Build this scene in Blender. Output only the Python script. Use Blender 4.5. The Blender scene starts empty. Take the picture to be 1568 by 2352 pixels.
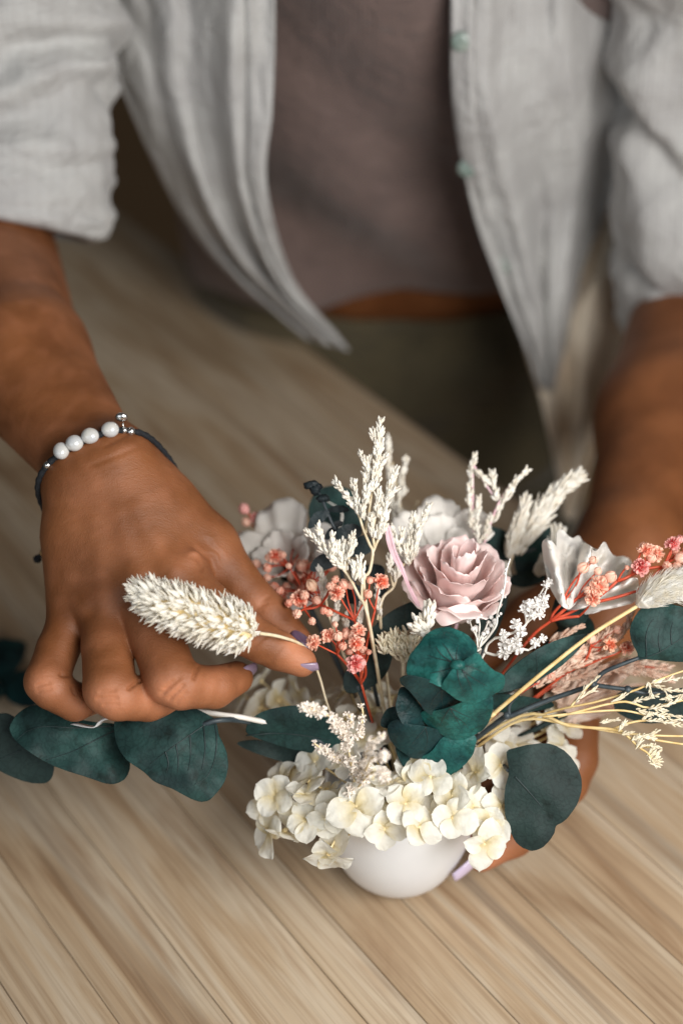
import bpy, math, random
import numpy as np
from mathutils import Vector, Matrix, noise
from mathutils.bvhtree import BVHTree
rng = random.Random(7)
nrg = np.random.default_rng(7)
scene = bpy.context.scene
COL = scene.collection

# ------------------------------------------------------------------ camera
PITCH = math.radians(38.8)
CAM = Vector((0, 0, 0.60))
SP, CP = math.sin(PITCH), math.cos(PITCH)
FWD = Vector((0, CP, -SP)); RIGHT = Vector((1, 0, 0)); UP = Vector((0, SP, CP))
cam_d = bpy.data.cameras.new('camera'); cam = bpy.data.objects.new('camera', cam_d); COL.objects.link(cam)
cam.location = CAM; cam.rotation_euler = (math.pi/2 - PITCH, 0, 0)
cam_d.sensor_fit = 'HORIZONTAL'; cam_d.sensor_width = 24; cam_d.lens = 50
cam_d.clip_start = 0.01; cam_d.clip_end = 50
cam_d.dof.use_dof = True; cam_d.dof.focus_distance = 0.642; cam_d.dof.aperture_fstop = 2.9
cam_d.dof.aperture_blades = 9
scene.camera = cam

# ------------------------------------------------------------------ light
world = bpy.data.worlds.new('World'); scene.world = world; world.use_nodes = True
bg = world.node_tree.nodes['Background']
bg.inputs[0].default_value = (1.0, 0.95, 0.88, 1); bg.inputs[1].default_value = 0.036
def area(name, loc, target, size, power, color):
    l = bpy.data.lights.new(name, 'AREA'); l.shape = 'RECTANGLE'; l.size, l.size_y = size
    l.energy = power; l.color = color
    o = bpy.data.objects.new(name, l); COL.objects.link(o)
    o.location = loc; o.rotation_euler = (Vector(target)-Vector(loc)).to_track_quat('-Z', 'Y').to_euler()
    return o
area('window_light', (0.34, 0.02, 0.57), (-0.28, 0.36, 0.05), (0.58, 0.52), 9.4, (1.0, 0.985, 0.96))
area('side_window_light', (-0.7, -0.5, 0.60), (-0.1, 0.65, 0.15), (0.9, 0.7), 3.4, (0.84, 0.92, 1.0))
scene.view_settings.view_transform = 'Standard'; scene.view_settings.look = 'None'
scene.view_settings.exposure = 0.0; scene.view_settings.gamma = 1.0
scene.view_settings.use_curve_mapping = False
scene.render.engine = 'CYCLES'
scene.cycles.use_denoising = True
scene.cycles.max_bounces = 8; scene.cycles.diffuse_bounces = 4; scene.cycles.transparent_max_bounces = 8
scene.cycles.caustics_reflective = False; scene.cycles.caustics_refractive = False

# ------------------------------------------------------------------ helpers
KPX = 0.48/1568
def at(px, py, d):
    u = (px-784)*KPX; v = (py-1176)*KPX
    return CAM + d*(FWD + u*RIGHT - v*UP)
def cz(ox, oy, s):                      # zoom-crop coordinates -> frame coordinates (1568 wide)
    return lambda x, y: ((ox+x/s)*0.6125, (oy+y/s)*0.6125)
Z1 = cz(0, 1400, 1.225); ZG = cz(850, 1750, 2.4123); ZR = cz(1400, 1850, 2.4123); ZE = cz(1350, 2250, 2.6133)
ZB = cz(2000, 1950, 2.8); ZS = cz(1800, 2350, 2.0632); ZA = cz(950, 2550, 2.8509); ZL = cz(0, 2300, 1.7422)
ZK = cz(1600, 2650, 2.24); ZT = cz(900, 1500, 1.8667)
def pz(z, x, y, d): a, b = z(x, y); return at(a, b, d)
def depth_of(p): return (Vector(p)-CAM).dot(FWD)
def project(p):
    q = Vector(p)-CAM; d = q.dot(FWD)
    return 784+q.dot(RIGHT)/d/KPX, 1176-q.dot(UP)/d/KPX, d
def lin(c):
    c /= 255.0
    return c/12.92 if c <= 0.04045 else ((c+0.055)/1.055)**2.4
def srgb(r, g, b): return (lin(r), lin(g), lin(b), 1)
def n3(p, s=1.0, o=0.0): return noise.noise(Vector((p[0]*s+o, p[1]*s-o*0.7, p[2]*s+o*1.3)))

class Acc:
    def __init__(s): s.v = []; s.f = []
    def add(s, v, f):
        n = len(s.v); s.v.extend([tuple(q) for q in v]); s.f.extend([tuple(i+n for i in q) for q in f])
    def tube(s, pts, rad, sides=6, cap=True, ell=None):
        pts = [Vector(p) for p in pts]; n = len(pts)
        if not hasattr(rad, '__len__'): rad = [rad]*n
        v = []; f = []
        t0 = (pts[1]-pts[0]).normalized()
        a = t0.orthogonal().normalized()
        for i in range(n):
            t = (pts[min(i+1, n-1)]-pts[max(i-1, 0)])
            t = t.normalized() if t.length > 1e-9 else t0
            a = (a-t*a.dot(t)); a = a.normalized() if a.length > 1e-9 else t.orthogonal().normalized()
            b = t.cross(a)
            for k in range(sides):
                an = 2*math.pi*k/sides
                v.append(pts[i]+(a*math.cos(an)+b*math.sin(an))*rad[i])
        for i in range(n-1):
            for k in range(sides):
                k2 = (k+1) % sides
                f.append((i*sides+k, i*sides+k2, (i+1)*sides+k2, (i+1)*sides+k))
        if cap:
            f.append(tuple(range(sides-1, -1, -1))); f.append(tuple((n-1)*sides+k for k in range(sides)))
        s.add(v, f)
    def ball(s, c, r, nu=8, nv=6, sc=(1, 1, 1), M=None):
        v = []; f = []
        for j in range(1, nv):
            th = math.pi*j/nv
            for i in range(nu):
                ph = 2*math.pi*i/nu
                q = Vector((math.sin(th)*math.cos(ph)*sc[0], math.sin(th)*math.sin(ph)*sc[1], math.cos(th)*sc[2]))*r
                v.append(q)
        v.append(Vector((0, 0, r*sc[2]))); v.append(Vector((0, 0, -r*sc[2])))
        top, bot = len(v)-2, len(v)-1
        for j in range(nv-2):
            for i in range(nu):
                i2 = (i+1) % nu
                f.append((j*nu+i, (j+1)*nu+i, (j+1)*nu+i2, j*nu+i2))
        for i in range(nu):
            i2 = (i+1) % nu
            f.append((top, i, i2)); f.append((bot, (nv-2)*nu+i2, (nv-2)*nu+i))
        if M: v = [M @ q for q in v]
        s.add([q+Vector(c) for q in v], f)
    def grid(s, nu, nv, fn, closed=False):
        v = [fn(i/(nu-1), j/(nv-1)) for j in range(nv) for i in range(nu)]
        f = []
        for j in range(nv-1):
            for i in range(nu-1):
                f.append((j*nu+i, j*nu+i+1, (j+1)*nu+i+1, (j+1)*nu+i))
            if closed: f.append((j*nu+nu-1, j*nu, (j+1)*nu, (j+1)*nu+nu-1))
        s.add(v, f)

def catmull(pts, n, closed=False):
    P = [Vector(p) for p in pts]; m = len(P); out = []
    seg = m if closed else m-1
    for k in range(n):
        u = (k/n if closed else k/(n-1))*seg
        i = min(int(u), seg-1); t = u-i
        g = (lambda j: P[j % m]) if closed else (lambda j: P[max(0, min(m-1, j))])
        p0, p1, p2, p3 = g(i-1), g(i), g(i+1), g(i+2)
        out.append(0.5*((2*p1)+(p2-p0)*t+(2*p0-5*p1+4*p2-p3)*t*t+(3*p1-p0-3*p2+p3)*t*t*t))
    return out

def raw_mesh(name, v, f, mat=None, smooth=True):
    me = bpy.data.meshes.new(name)
    me.from_pydata([tuple(q) for q in v], [], [tuple(q) for q in f])
    if mat: me.materials.append(mat)
    if smooth: me.polygons.foreach_set('use_smooth', [True]*len(me.polygons))
    me.update(); return me
def thing(name, label, cat, loc=(0, 0, 0), group=None):
    o = bpy.data.objects.new(name, None); o.empty_display_size = 0.02; COL.objects.link(o)
    o.location = loc; o['label'] = label; o['category'] = cat
    if group: o['group'] = group
    return o
def origin_of(o):
    while o.parent: o = o.parent
    return Vector(o.location)
def part(name, acc, mat, parent, smooth=True, label=None, kind=None, solid=0, sub=0):
    L = origin_of(parent)
    v = [Vector(q)-L for q in acc.v]
    o = bpy.data.objects.new(name, raw_mesh(name, v, acc.f, mat, smooth)); COL.objects.link(o)
    o.parent = parent
    if label: o['label'] = label
    if kind: o['kind'] = kind
    if sub:
        m = o.modifiers.new('sub', 'SUBSURF'); m.levels = sub; m.render_levels = sub
    if solid:
        m = o.modifiers.new('solid', 'SOLIDIFY'); m.thickness = solid; m.offset = 0
    return o
def piece(name, mesh, M, parent):       # shared-mesh piece placed by a world matrix
    o = bpy.data.objects.new(name, mesh); COL.objects.link(o); o.parent = parent
    o.matrix_basis = Matrix.Translation(-origin_of(parent)) @ M
    return o
def frame_m(loc, z, y=None, s=1.0, roll=0.0):   # matrix with +Z along z, +Y near y
    z = Vector(z).normalized(); y = Vector(y) if y is not None else z.orthogonal()
    y = y-z*y.dot(z); y = y.normalized() if y.length > 1e-6 else z.orthogonal().normalized()
    x = y.cross(z)
    R = Matrix((x, y, z)).transposed()
    if roll: R = R @ Matrix.Rotation(roll, 3, 'Z')
    sc = (s, s, s) if not hasattr(s, '__len__') else s
    return Matrix.Translation(loc) @ R.to_4x4() @ Matrix.Diagonal((*sc, 1))

# ------------------------------------------------------------------ materials
def mat(name, col, rough=0.6, col2=None, scale=80, detail=3, bump=0.0, bscale=300, trans=0.0, tcol=None,
        sss=0.0, sssr=(1, .4, .25), sss_s=0.004, metal=0, spec=0.5, coat=0, stretch=(1, 1, 1), rnd=0.0, lo=0.35, hi=0.65, sheen=0, bdist=0.0005):
    m = bpy.data.materials.new(name); m.use_nodes = True
    nt = m.node_tree; N = nt.nodes; K = nt.links
    b = N['Principled BSDF']; out = N['Material Output']
    b.inputs['Base Color'].default_value = col; b.inputs['Roughness'].default_value = rough
    b.inputs['Metallic'].default_value = metal; b.inputs['Specular IOR Level'].default_value = spec
    b.inputs['Coat Weight'].default_value = coat; b.inputs['Sheen Weight'].default_value = sheen
    tc = N.new('ShaderNodeTexCoord'); mp = N.new('ShaderNodeMapping'); mp.inputs['Scale'].default_value = stretch
    K.new(tc.outputs['Object'], mp.inputs['Vector'])
    last = None
    if col2:
        nz = N.new('ShaderNodeTexNoise'); nz.inputs['Scale'].default_value = scale; nz.inputs['Detail'].default_value = detail
        K.new(mp.outputs[0], nz.inputs['Vector'])
        rp = N.new('ShaderNodeValToRGB'); rp.color_ramp.elements[0].position = lo; rp.color_ramp.elements[1].position = hi
        rp.color_ramp.elements[0].color = col; rp.color_ramp.elements[1].color = col2
        K.new(nz.outputs['Fac'], rp.inputs[0]); last = rp.outputs[0]
        if rnd:
            oi = N.new('ShaderNodeObjectInfo'); hs = N.new('ShaderNodeHueSaturation')
            mr = N.new('ShaderNodeMapRange'); mr.inputs[3].default_value = 1-rnd; mr.inputs[4].default_value = 1+rnd
            K.new(oi.outputs['Random'], mr.inputs[0]); K.new(mr.outputs[0], hs.inputs['Value']); K.new(last, hs.inputs['Color'])
            last = hs.outputs[0]
        K.new(last, b.inputs['Base Color'])
    if bump:
        n2 = N.new('ShaderNodeTexNoise'); n2.inputs['Scale'].default_value = bscale; n2.inputs['Detail'].default_value = 4
        K.new(mp.outputs[0], n2.inputs['Vector'])
        bp = N.new('ShaderNodeBump'); bp.inputs['Strength'].default_value = bump; bp.inputs['Distance'].default_value = bdist
        K.new(n2.outputs['Fac'], bp.inputs['Height']); K.new(bp.outputs[0], b.inputs['Normal'])
    if sss:
        b.inputs['Subsurface Weight'].default_value = sss; b.inputs['Subsurface Radius'].default_value = sssr
        b.inputs['Subsurface Scale'].default_value = sss_s
    if trans:
        tr = N.new('ShaderNodeBsdfTranslucent'); mx = N.new('ShaderNodeMixShader'); mx.inputs[0].default_value = trans
        tr.inputs[0].default_value = tcol or col
        if last and not tcol: K.new(last, tr.inputs[0])
        K.new(b.outputs[0], mx.inputs[1]); K.new(tr.outputs[0], mx.inputs[2]); K.new(mx.outputs[0], out.inputs['Surface'])
    return m

M = {}
M['ceramic'] = mat('ceramic', (0.86, 0.87, 0.88, 1), 0.42, (0.82, 0.83, 0.85, 1), 30, bump=0.15, bscale=250)
M['cream'] = mat('cream_petal', srgb(240, 230, 204), 0.65, srgb(250, 247, 238), 90, bump=0.2, bscale=4, bdist=0.006, trans=0.36, rnd=0.06)
def hydmat():
    m = M['cream']; nt = m.node_tree; N = nt.nodes; K = nt.links; b = N['Principled BSDF']
    tc = N.new('ShaderNodeTexCoord'); sx = N.new('ShaderNodeSeparateXYZ'); K.new(tc.outputs['Object'], sx.inputs[0])
    nz = N.new('ShaderNodeTexNoise'); nz.inputs['Scale'].default_value = 3.5; nz.inputs['Detail'].default_value = 4; K.new(tc.outputs['Object'], nz.inputs['Vector'])
    ad = N.new('ShaderNodeMath'); ad.operation = 'MULTIPLY_ADD'; ad.inputs[1].default_value = 0.5; K.new(nz.outputs['Fac'], ad.inputs[0]); K.new(sx.outputs['Y'], ad.inputs[2])
    oi = N.new('ShaderNodeObjectInfo'); a2 = N.new('ShaderNodeMath'); a2.operation = 'MULTIPLY_ADD'; a2.inputs[1].default_value = -0.45; K.new(oi.outputs['Random'], a2.inputs[0]); K.new(ad.outputs[0], a2.inputs[2])
    rp = N.new('ShaderNodeValToRGB'); e = rp.color_ramp.elements; e[0].position = -0.0; e[0].color = srgb(222, 206, 160); e[1].position = 0.6; e[1].color = srgb(243, 241, 231)
    q = e.new(0.25); q.color = srgb(236, 227, 200)
    K.new(a2.outputs[0], rp.inputs[0]); K.new(rp.outputs[0], b.inputs['Base Color'])
    for n in N:
        if n.type == 'BSDF_TRANSLUCENT': K.new(rp.outputs[0], n.inputs[0])
hydmat()
M['cream_ctr'] = mat('cream_pedicel', srgb(226, 200, 140), 0.6, srgb(238, 222, 180), 200)
M['rose'] = mat('rose_petal', srgb(255, 235, 231), 0.65, srgb(255, 246, 242), 45, bump=0.35, bscale=260, trans=0.24, tcol=srgb(255, 198, 186), sss=0.0)
M['rose_bract'] = mat('rose_bract', srgb(234, 192, 200), 0.6, srgb(244, 214, 220), 120, bump=0.6, bscale=400, trans=0.2)
M['white_petal'] = mat('white_petal', srgb(247, 242, 234), 0.6, srgb(253, 250, 245), 50, bump=0.3, bscale=180, trans=0.25)
M['bleach'] = mat('bleached_floret', srgb(232, 222, 204), 0.7, srgb(250, 246, 236), 300, trans=0.15)
M['bleach_stem'] = mat('bleached_stem', srgb(205, 186, 150), 0.65, srgb(226, 212, 184), 250)
M['phal'] = mat('canary_grass_bract', srgb(250, 243, 226), 0.65, srgb(255, 253, 248), 300, trans=0.36)
M['phal_core'] = mat('canary_grass_core', srgb(214, 180, 110), 0.7, srgb(240, 222, 178), 200)
M['white_gyp'] = mat('white_blossom', srgb(244, 240, 234), 0.6, srgb(252, 250, 248), 300, trans=0.2)
M['white_stem'] = mat('white_stem', srgb(226, 220, 210), 0.55, srgb(240, 236, 228), 200)
M['coral'] = mat('coral_blossom', srgb(228, 104, 86), 0.6, srgb(248, 182, 164), 420, detail=2, trans=0.22, rnd=0.10, lo=0.36, hi=0.68)
M['pink'] = mat('pink_blossom', srgb(224, 92, 100), 0.6, srgb(246, 160, 164), 420, detail=2, trans=0.22, rnd=0.10)
M['peach'] = mat('peach_blossom', srgb(236, 142, 104), 0.6, srgb(250, 208, 176), 420, detail=2, trans=0.22, rnd=0.08)
def tipmat(name, inner, outer, rad0, rad1):
    m = mat(name, inner, 0.6, outer, 420, trans=0.22)
    nt = m.node_tree; N = nt.nodes; K = nt.links; b = N['Principled BSDF']
    tc = N.new('ShaderNodeTexCoord'); ln = N.new('ShaderNodeVectorMath'); ln.operation = 'LENGTH'
    K.new(tc.outputs['Object'], ln.inputs[0])
    nz = N.new('ShaderNodeTexNoise'); nz.inputs['Scale'].default_value = 3.0; K.new(tc.outputs['Object'], nz.inputs['Vector'])
    ad = N.new('ShaderNodeMath'); ad.operation = 'MULTIPLY_ADD'; ad.inputs[1].default_value = 0.7; K.new(nz.outputs['Fac'], ad.inputs[0]); K.new(ln.outputs['Value'], ad.inputs[2])
    oi = N.new('ShaderNodeObjectInfo'); a2 = N.new('ShaderNodeMath'); a2.operation = 'MULTIPLY_ADD'; a2.inputs[1].default_value = -0.35
    K.new(oi.outputs['Random'], a2.inputs[0]); K.new(ad.outputs[0], a2.inputs[2])
    rp = N.new('ShaderNodeValToRGB'); rp.color_ramp.elements[0].position = rad0; rp.color_ramp.elements[1].position = rad1
    rp.color_ramp.elements[0].color = inner; rp.color_ramp.elements[1].color = outer
    K.new(a2.outputs[0], rp.inputs[0]); K.new(rp.outputs[0], b.inputs['Base Color'])
    for n in N:
        if n.type == 'BSDF_TRANSLUCENT': K.new(rp.outputs[0], n.inputs[0])
    return m
M['coral'] = tipmat('coral_blossom', srgb(238, 120, 88), srgb(253, 208, 184), 0.42, 1.05)
M['pink'] = tipmat('pink_blossom', srgb(230, 98, 96), srgb(250, 188, 180), 0.6, 1.25)
M['peach'] = tipmat('peach_blossom', srgb(234, 132, 96), srgb(252, 214, 184), 0.5, 1.1)
M['coral_stem'] = mat('coral_stem', srgb(186, 62, 34), 0.5, srgb(206, 86, 54), 200)
M['peach_spray'] = mat('peach_spray', srgb(222, 178, 152), 0.65, srgb(240, 214, 194), 300, trans=0.15)
M['straw'] = mat('straw', srgb(208, 176, 112), 0.5, srgb(228, 204, 150), 150)
M['straw_tip'] = mat('straw_spikelet', srgb(226, 212, 180), 0.6, srgb(244, 236, 214), 300, trans=0.15)
M['cream_spray'] = mat('cream_spray', srgb(222, 196, 164), 0.6, srgb(250, 244, 236), 420, lo=0.34, hi=0.5, trans=0.15)
def leafmat(name, a, b, rough=0.58, bump=0.6, sc=60):
    m = mat(name, a, rough, b, sc, detail=9, bump=bump, bscale=700, lo=0.34, hi=0.64, trans=0.05, bdist=0.0004, spec=0.22)
    nt = m.node_tree; N = nt.nodes; K = nt.links; bs = N['Principled BSDF']
    tc = N.new('ShaderNodeTexCoord'); vo = N.new('ShaderNodeTexVoronoi'); vo.feature = 'DISTANCE_TO_EDGE'; vo.inputs['Scale'].default_value = 260
    nz = N.new('ShaderNodeTexNoise'); nz.inputs['Scale'].default_value = 90; nz.inputs['Detail'].default_value = 5
    mxv = N.new('ShaderNodeMix'); mxv.data_type = 'VECTOR'; mxv.inputs['Factor'].default_value = 0.012
    K.new(tc.outputs['Object'], nz.inputs['Vector']); K.new(tc.outputs['Object'], mxv.inputs[4]); K.new(nz.outputs['Color'], mxv.inputs[5]); K.new(mxv.outputs[1], vo.inputs['Vector'])
    rp = N.new('ShaderNodeValToRGB'); rp.color_ramp.elements[0].position = 0.0; rp.color_ramp.elements[1].position = 0.12
    rp.color_ramp.elements[0].color = (0.62, 0.66, 0.66, 1); rp.color_ramp.elements[1].color = (1, 1, 1, 1)
    K.new(vo.outputs['Distance'], rp.inputs[0])
    sp = N.new('ShaderNodeValToRGB'); sp.color_ramp.elements[0].position = 0.33; sp.color_ramp.elements[1].position = 0.43
    sp.color_ramp.elements[0].color = (0.55, 0.5, 0.46, 1); sp.color_ramp.elements[1].color = (1, 1, 1, 1)
    n5 = N.new('ShaderNodeTexNoise'); n5.inputs['Scale'].default_value = 130; n5.inputs['Detail'].default_value = 6; K.new(tc.outputs['Object'], n5.inputs['Vector']); K.new(n5.outputs['Fac'], sp.inputs[0])
    src = bs.inputs['Base Color'].links[0].from_socket
    for q in (rp, sp):
        mm = N.new('ShaderNodeMix'); mm.data_type = 'RGBA'; mm.blend_type = 'MULTIPLY'; mm.inputs['Factor'].default_value = 0.8
        K.new(src, mm.inputs['A']); K.new(q.outputs[0], mm.inputs['B']); src = mm.outputs['Result']
    K.new(src, bs.inputs['Base Color'])
    return m
M['euc'] = leafmat('eucalyptus_leaf', srgb(26, 45, 44), srgb(42, 72, 68))
M['euc_gloss'] = leafmat('eucalyptus_leaf_teal', srgb(17, 57, 57), srgb(41, 106, 99), 0.42, 0.9, 70)
M['euc_deep'] = leafmat('eucalyptus_leaf_deep', srgb(16, 36, 40), srgb(28, 62, 62), 0.45, 0.9, 70)
M['euc_dark'] = leafmat('eucalyptus_leaf_dark', srgb(31, 45, 43), srgb(38, 55, 52), 0.6)
M['euc_black'] = leafmat('baby_eucalyptus_leaf', srgb(30, 36, 40), srgb(53, 65, 67), 0.45, 0.7, 90)
M['vein'] = mat('leaf_vein', srgb(30, 46, 46), 0.5)
M['vein_edge'] = mat('leaf_side_vein', srgb(40, 66, 62), 0.5)
M['euc_stem'] = mat('eucalyptus_stem', srgb(42, 52, 58), 0.45, srgb(62, 72, 76), 200)
def skinmat():
    m = mat('skin', srgb(112, 66, 35), 0.54, srgb(136, 84, 49), 34, detail=5, sss=0.10, sssr=(1, .4, .2), sss_s=0.003, spec=0.36)
    nt = m.node_tree; N = nt.nodes; K = nt.links; b = N['Principled BSDF']
    tc = N.new('ShaderNodeTexCoord')
    vo = N.new('ShaderNodeTexVoronoi'); vo.feature = 'DISTANCE_TO_EDGE'; vo.inputs['Scale'].default_value = 900
    n1 = N.new('ShaderNodeTexNoise'); n1.inputs['Scale'].default_value = 260; n1.inputs['Detail'].default_value = 5
    # fine lines running across the back of the hand
    mp = N.new('ShaderNodeMapping'); mp.inputs['Rotation'].default_value = (0.5, 0.2, 0.7); mp.inputs['Scale'].default_value = (1, 5, 2.5)
    n2 = N.new('ShaderNodeTexNoise'); n2.inputs['Scale'].default_value = 260; n2.inputs['Detail'].default_value = 3
    K.new(tc.outputs['Object'], mp.inputs[0]); K.new(mp.outputs[0], n2.inputs['Vector'])
    for q in (vo, n1): K.new(tc.outputs['Object'], q.inputs['Vector'])
    ad = N.new('ShaderNodeMath'); ad.operation = 'ADD'; K.new(n1.outputs['Fac'], ad.inputs[0])
    mu = N.new('ShaderNodeMath'); mu.operation = 'MULTIPLY'; mu.inputs[1].default_value = 0.9
    K.new(vo.outputs['Distance'], mu.inputs[0]); K.new(mu.outputs[0], ad.inputs[1])
    a2 = N.new('ShaderNodeMath'); a2.operation = 'ADD'; K.new(ad.outputs[0], a2.inputs[0]); K.new(n2.outputs['Fac'], a2.inputs[1])
    bp = N.new('ShaderNodeBump'); bp.inputs['Strength'].default_value = 0.36; bp.inputs['Distance'].default_value = 0.0005
    K.new(a2.outputs[0], bp.inputs['Height']); K.new(bp.outputs[0], b.inputs['Normal'])
    at_ = N.new('ShaderNodeAttribute'); at_.attribute_name = 'flush'
    mx = N.new('ShaderNodeMix'); mx.data_type = 'RGBA'; src = b.inputs['Base Color'].links[0].from_socket
    K.new(at_.outputs['Fac'], mx.inputs['Factor']); K.new(src, mx.inputs['A']); mx.inputs['B'].default_value = srgb(188, 124, 90)
    K.new(mx.outputs['Result'], b.inputs['Base Color'])
    return m
M['skin'] = skinmat()
M['nail'] = mat('nail_polish', srgb(142, 122, 142), 0.28, coat=0.4)
M['nail_dark'] = mat('nail_polish_dark', srgb(110, 88, 112), 0.28, coat=0.4)
M['nail_lilac'] = mat('nail_polish_lilac', srgb(206, 190, 214), 0.3, coat=0.4)
M['pearl'] = mat('pearl', srgb(206, 203, 196), 0.22, srgb(190, 192, 194), 160, coat=0.6, bump=0.3, bscale=200)
M['silver'] = mat('silver', (0.75, 0.74, 0.72, 1), 0.25, metal=1)
M['gold'] = mat('gold', (0.75, 0.55, 0.3, 1), 0.3, metal=1)
M['cord'] = mat('black_cord', srgb(10, 12, 16), 0.8, srgb(24, 28, 34), 900, bump=0.8, bscale=1500)
def fabric(name, a, b, stripe=None, weave=700, bumpd=0.0006, per=320.0):
    m = mat(name, a, 0.85, b, 26, detail=5, sheen=0.2)
    nt = m.node_tree; N = nt.nodes; K = nt.links; bs = N['Principled BSDF']
    tc = N.new('ShaderNodeTexCoord')
    hs = []
    for ax in ('X', 'Z'):
        w = N.new('ShaderNodeTexWave'); w.bands_direction = ax; w.inputs['Scale'].default_value = weave/6.0; w.inputs['Distortion'].default_value = 1.5
        K.new(tc.outputs['Object'], w.inputs['Vector']); hs.append(w)
    ad = N.new('ShaderNodeMath'); ad.operation = 'ADD'; K.new(hs[0].outputs['Fac'], ad.inputs[0]); K.new(hs[1].outputs['Fac'], ad.inputs[1])
    nz = N.new('ShaderNodeTexNoise'); nz.inputs['Scale'].default_value = 60; nz.inputs['Detail'].default_value = 6; nz.inputs['Distortion'].default_value = 0.6
    K.new(tc.outputs['Object'], nz.inputs['Vector'])
    b2 = N.new('ShaderNodeBump'); b2.inputs['Strength'].default_value = 0.5; b2.inputs['Distance'].default_value = 0.008
    K.new(nz.outputs['Fac'], b2.inputs['Height'])
    bp = N.new('ShaderNodeBump'); bp.inputs['Strength'].default_value = 0.3; bp.inputs['Distance'].default_value = bumpd
    K.new(ad.outputs[0], bp.inputs['Height']); K.new(b2.outputs[0], bp.inputs['Normal']); K.new(bp.outputs[0], bs.inputs['Normal'])
    if stripe:
        w = N.new('ShaderNodeTexWave'); w.bands_direction = 'X'; w.inputs['Scale'].default_value = per/6.283; w.inputs['Distortion'].default_value = 0.6
        K.new(tc.outputs['Object'], w.inputs['Vector'])
        rp = N.new('ShaderNodeValToRGB'); rp.color_ramp.elements[0].position = 0.72; rp.color_ramp.elements[1].position = 0.9
        rp.color_ramp.elements[0].color = (0, 0, 0, 1); rp.color_ramp.elements[1].color = (0.12, 0.12, 0.12, 1)
        K.new(w.outputs['Fac'], rp.inputs[0])
        mx = N.new('ShaderNodeMix'); mx.data_type = 'RGBA'
        src = bs.inputs['Base Color'].links[0].from_socket
        K.new(rp.outputs[0], mx.inputs['Factor']); K.new(src, mx.inputs['A']); mx.inputs['B'].default_value = stripe
        K.new(mx.outputs['Result'], bs.inputs['Base Color'])
    return m
M['linen'] = fabric('linen', srgb(174, 172, 170), srgb(190, 189, 186), srgb(152, 146, 143))
M['linen_glow'] = fabric('linen_warm_glow', srgb(236, 218, 194), srgb(244, 230, 208), srgb(226, 206, 180))  # shirt tail linen with the warm glow put into its base colour
M['blush'] = mat('blush_petal', srgb(244, 214, 192), 0.6, srgb(250, 232, 218), 40, bump=0.3, bscale=200, trans=0.35)
M['tee'] = fabric('taupe_jersey', srgb(104, 87, 82), srgb(116, 97, 91))
M['trousers'] = fabric('olive_cloth', srgb(78, 70, 50), srgb(92, 82, 58))
M['button'] = mat('shell_button', srgb(112, 130, 122), 0.3, srgb(150, 160, 152), 90, coat=0.3)
M['ribbon'] = mat('white_ribbon', srgb(226, 226, 226), 0.5, srgb(238, 238, 238), 60, trans=0.2)
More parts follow.
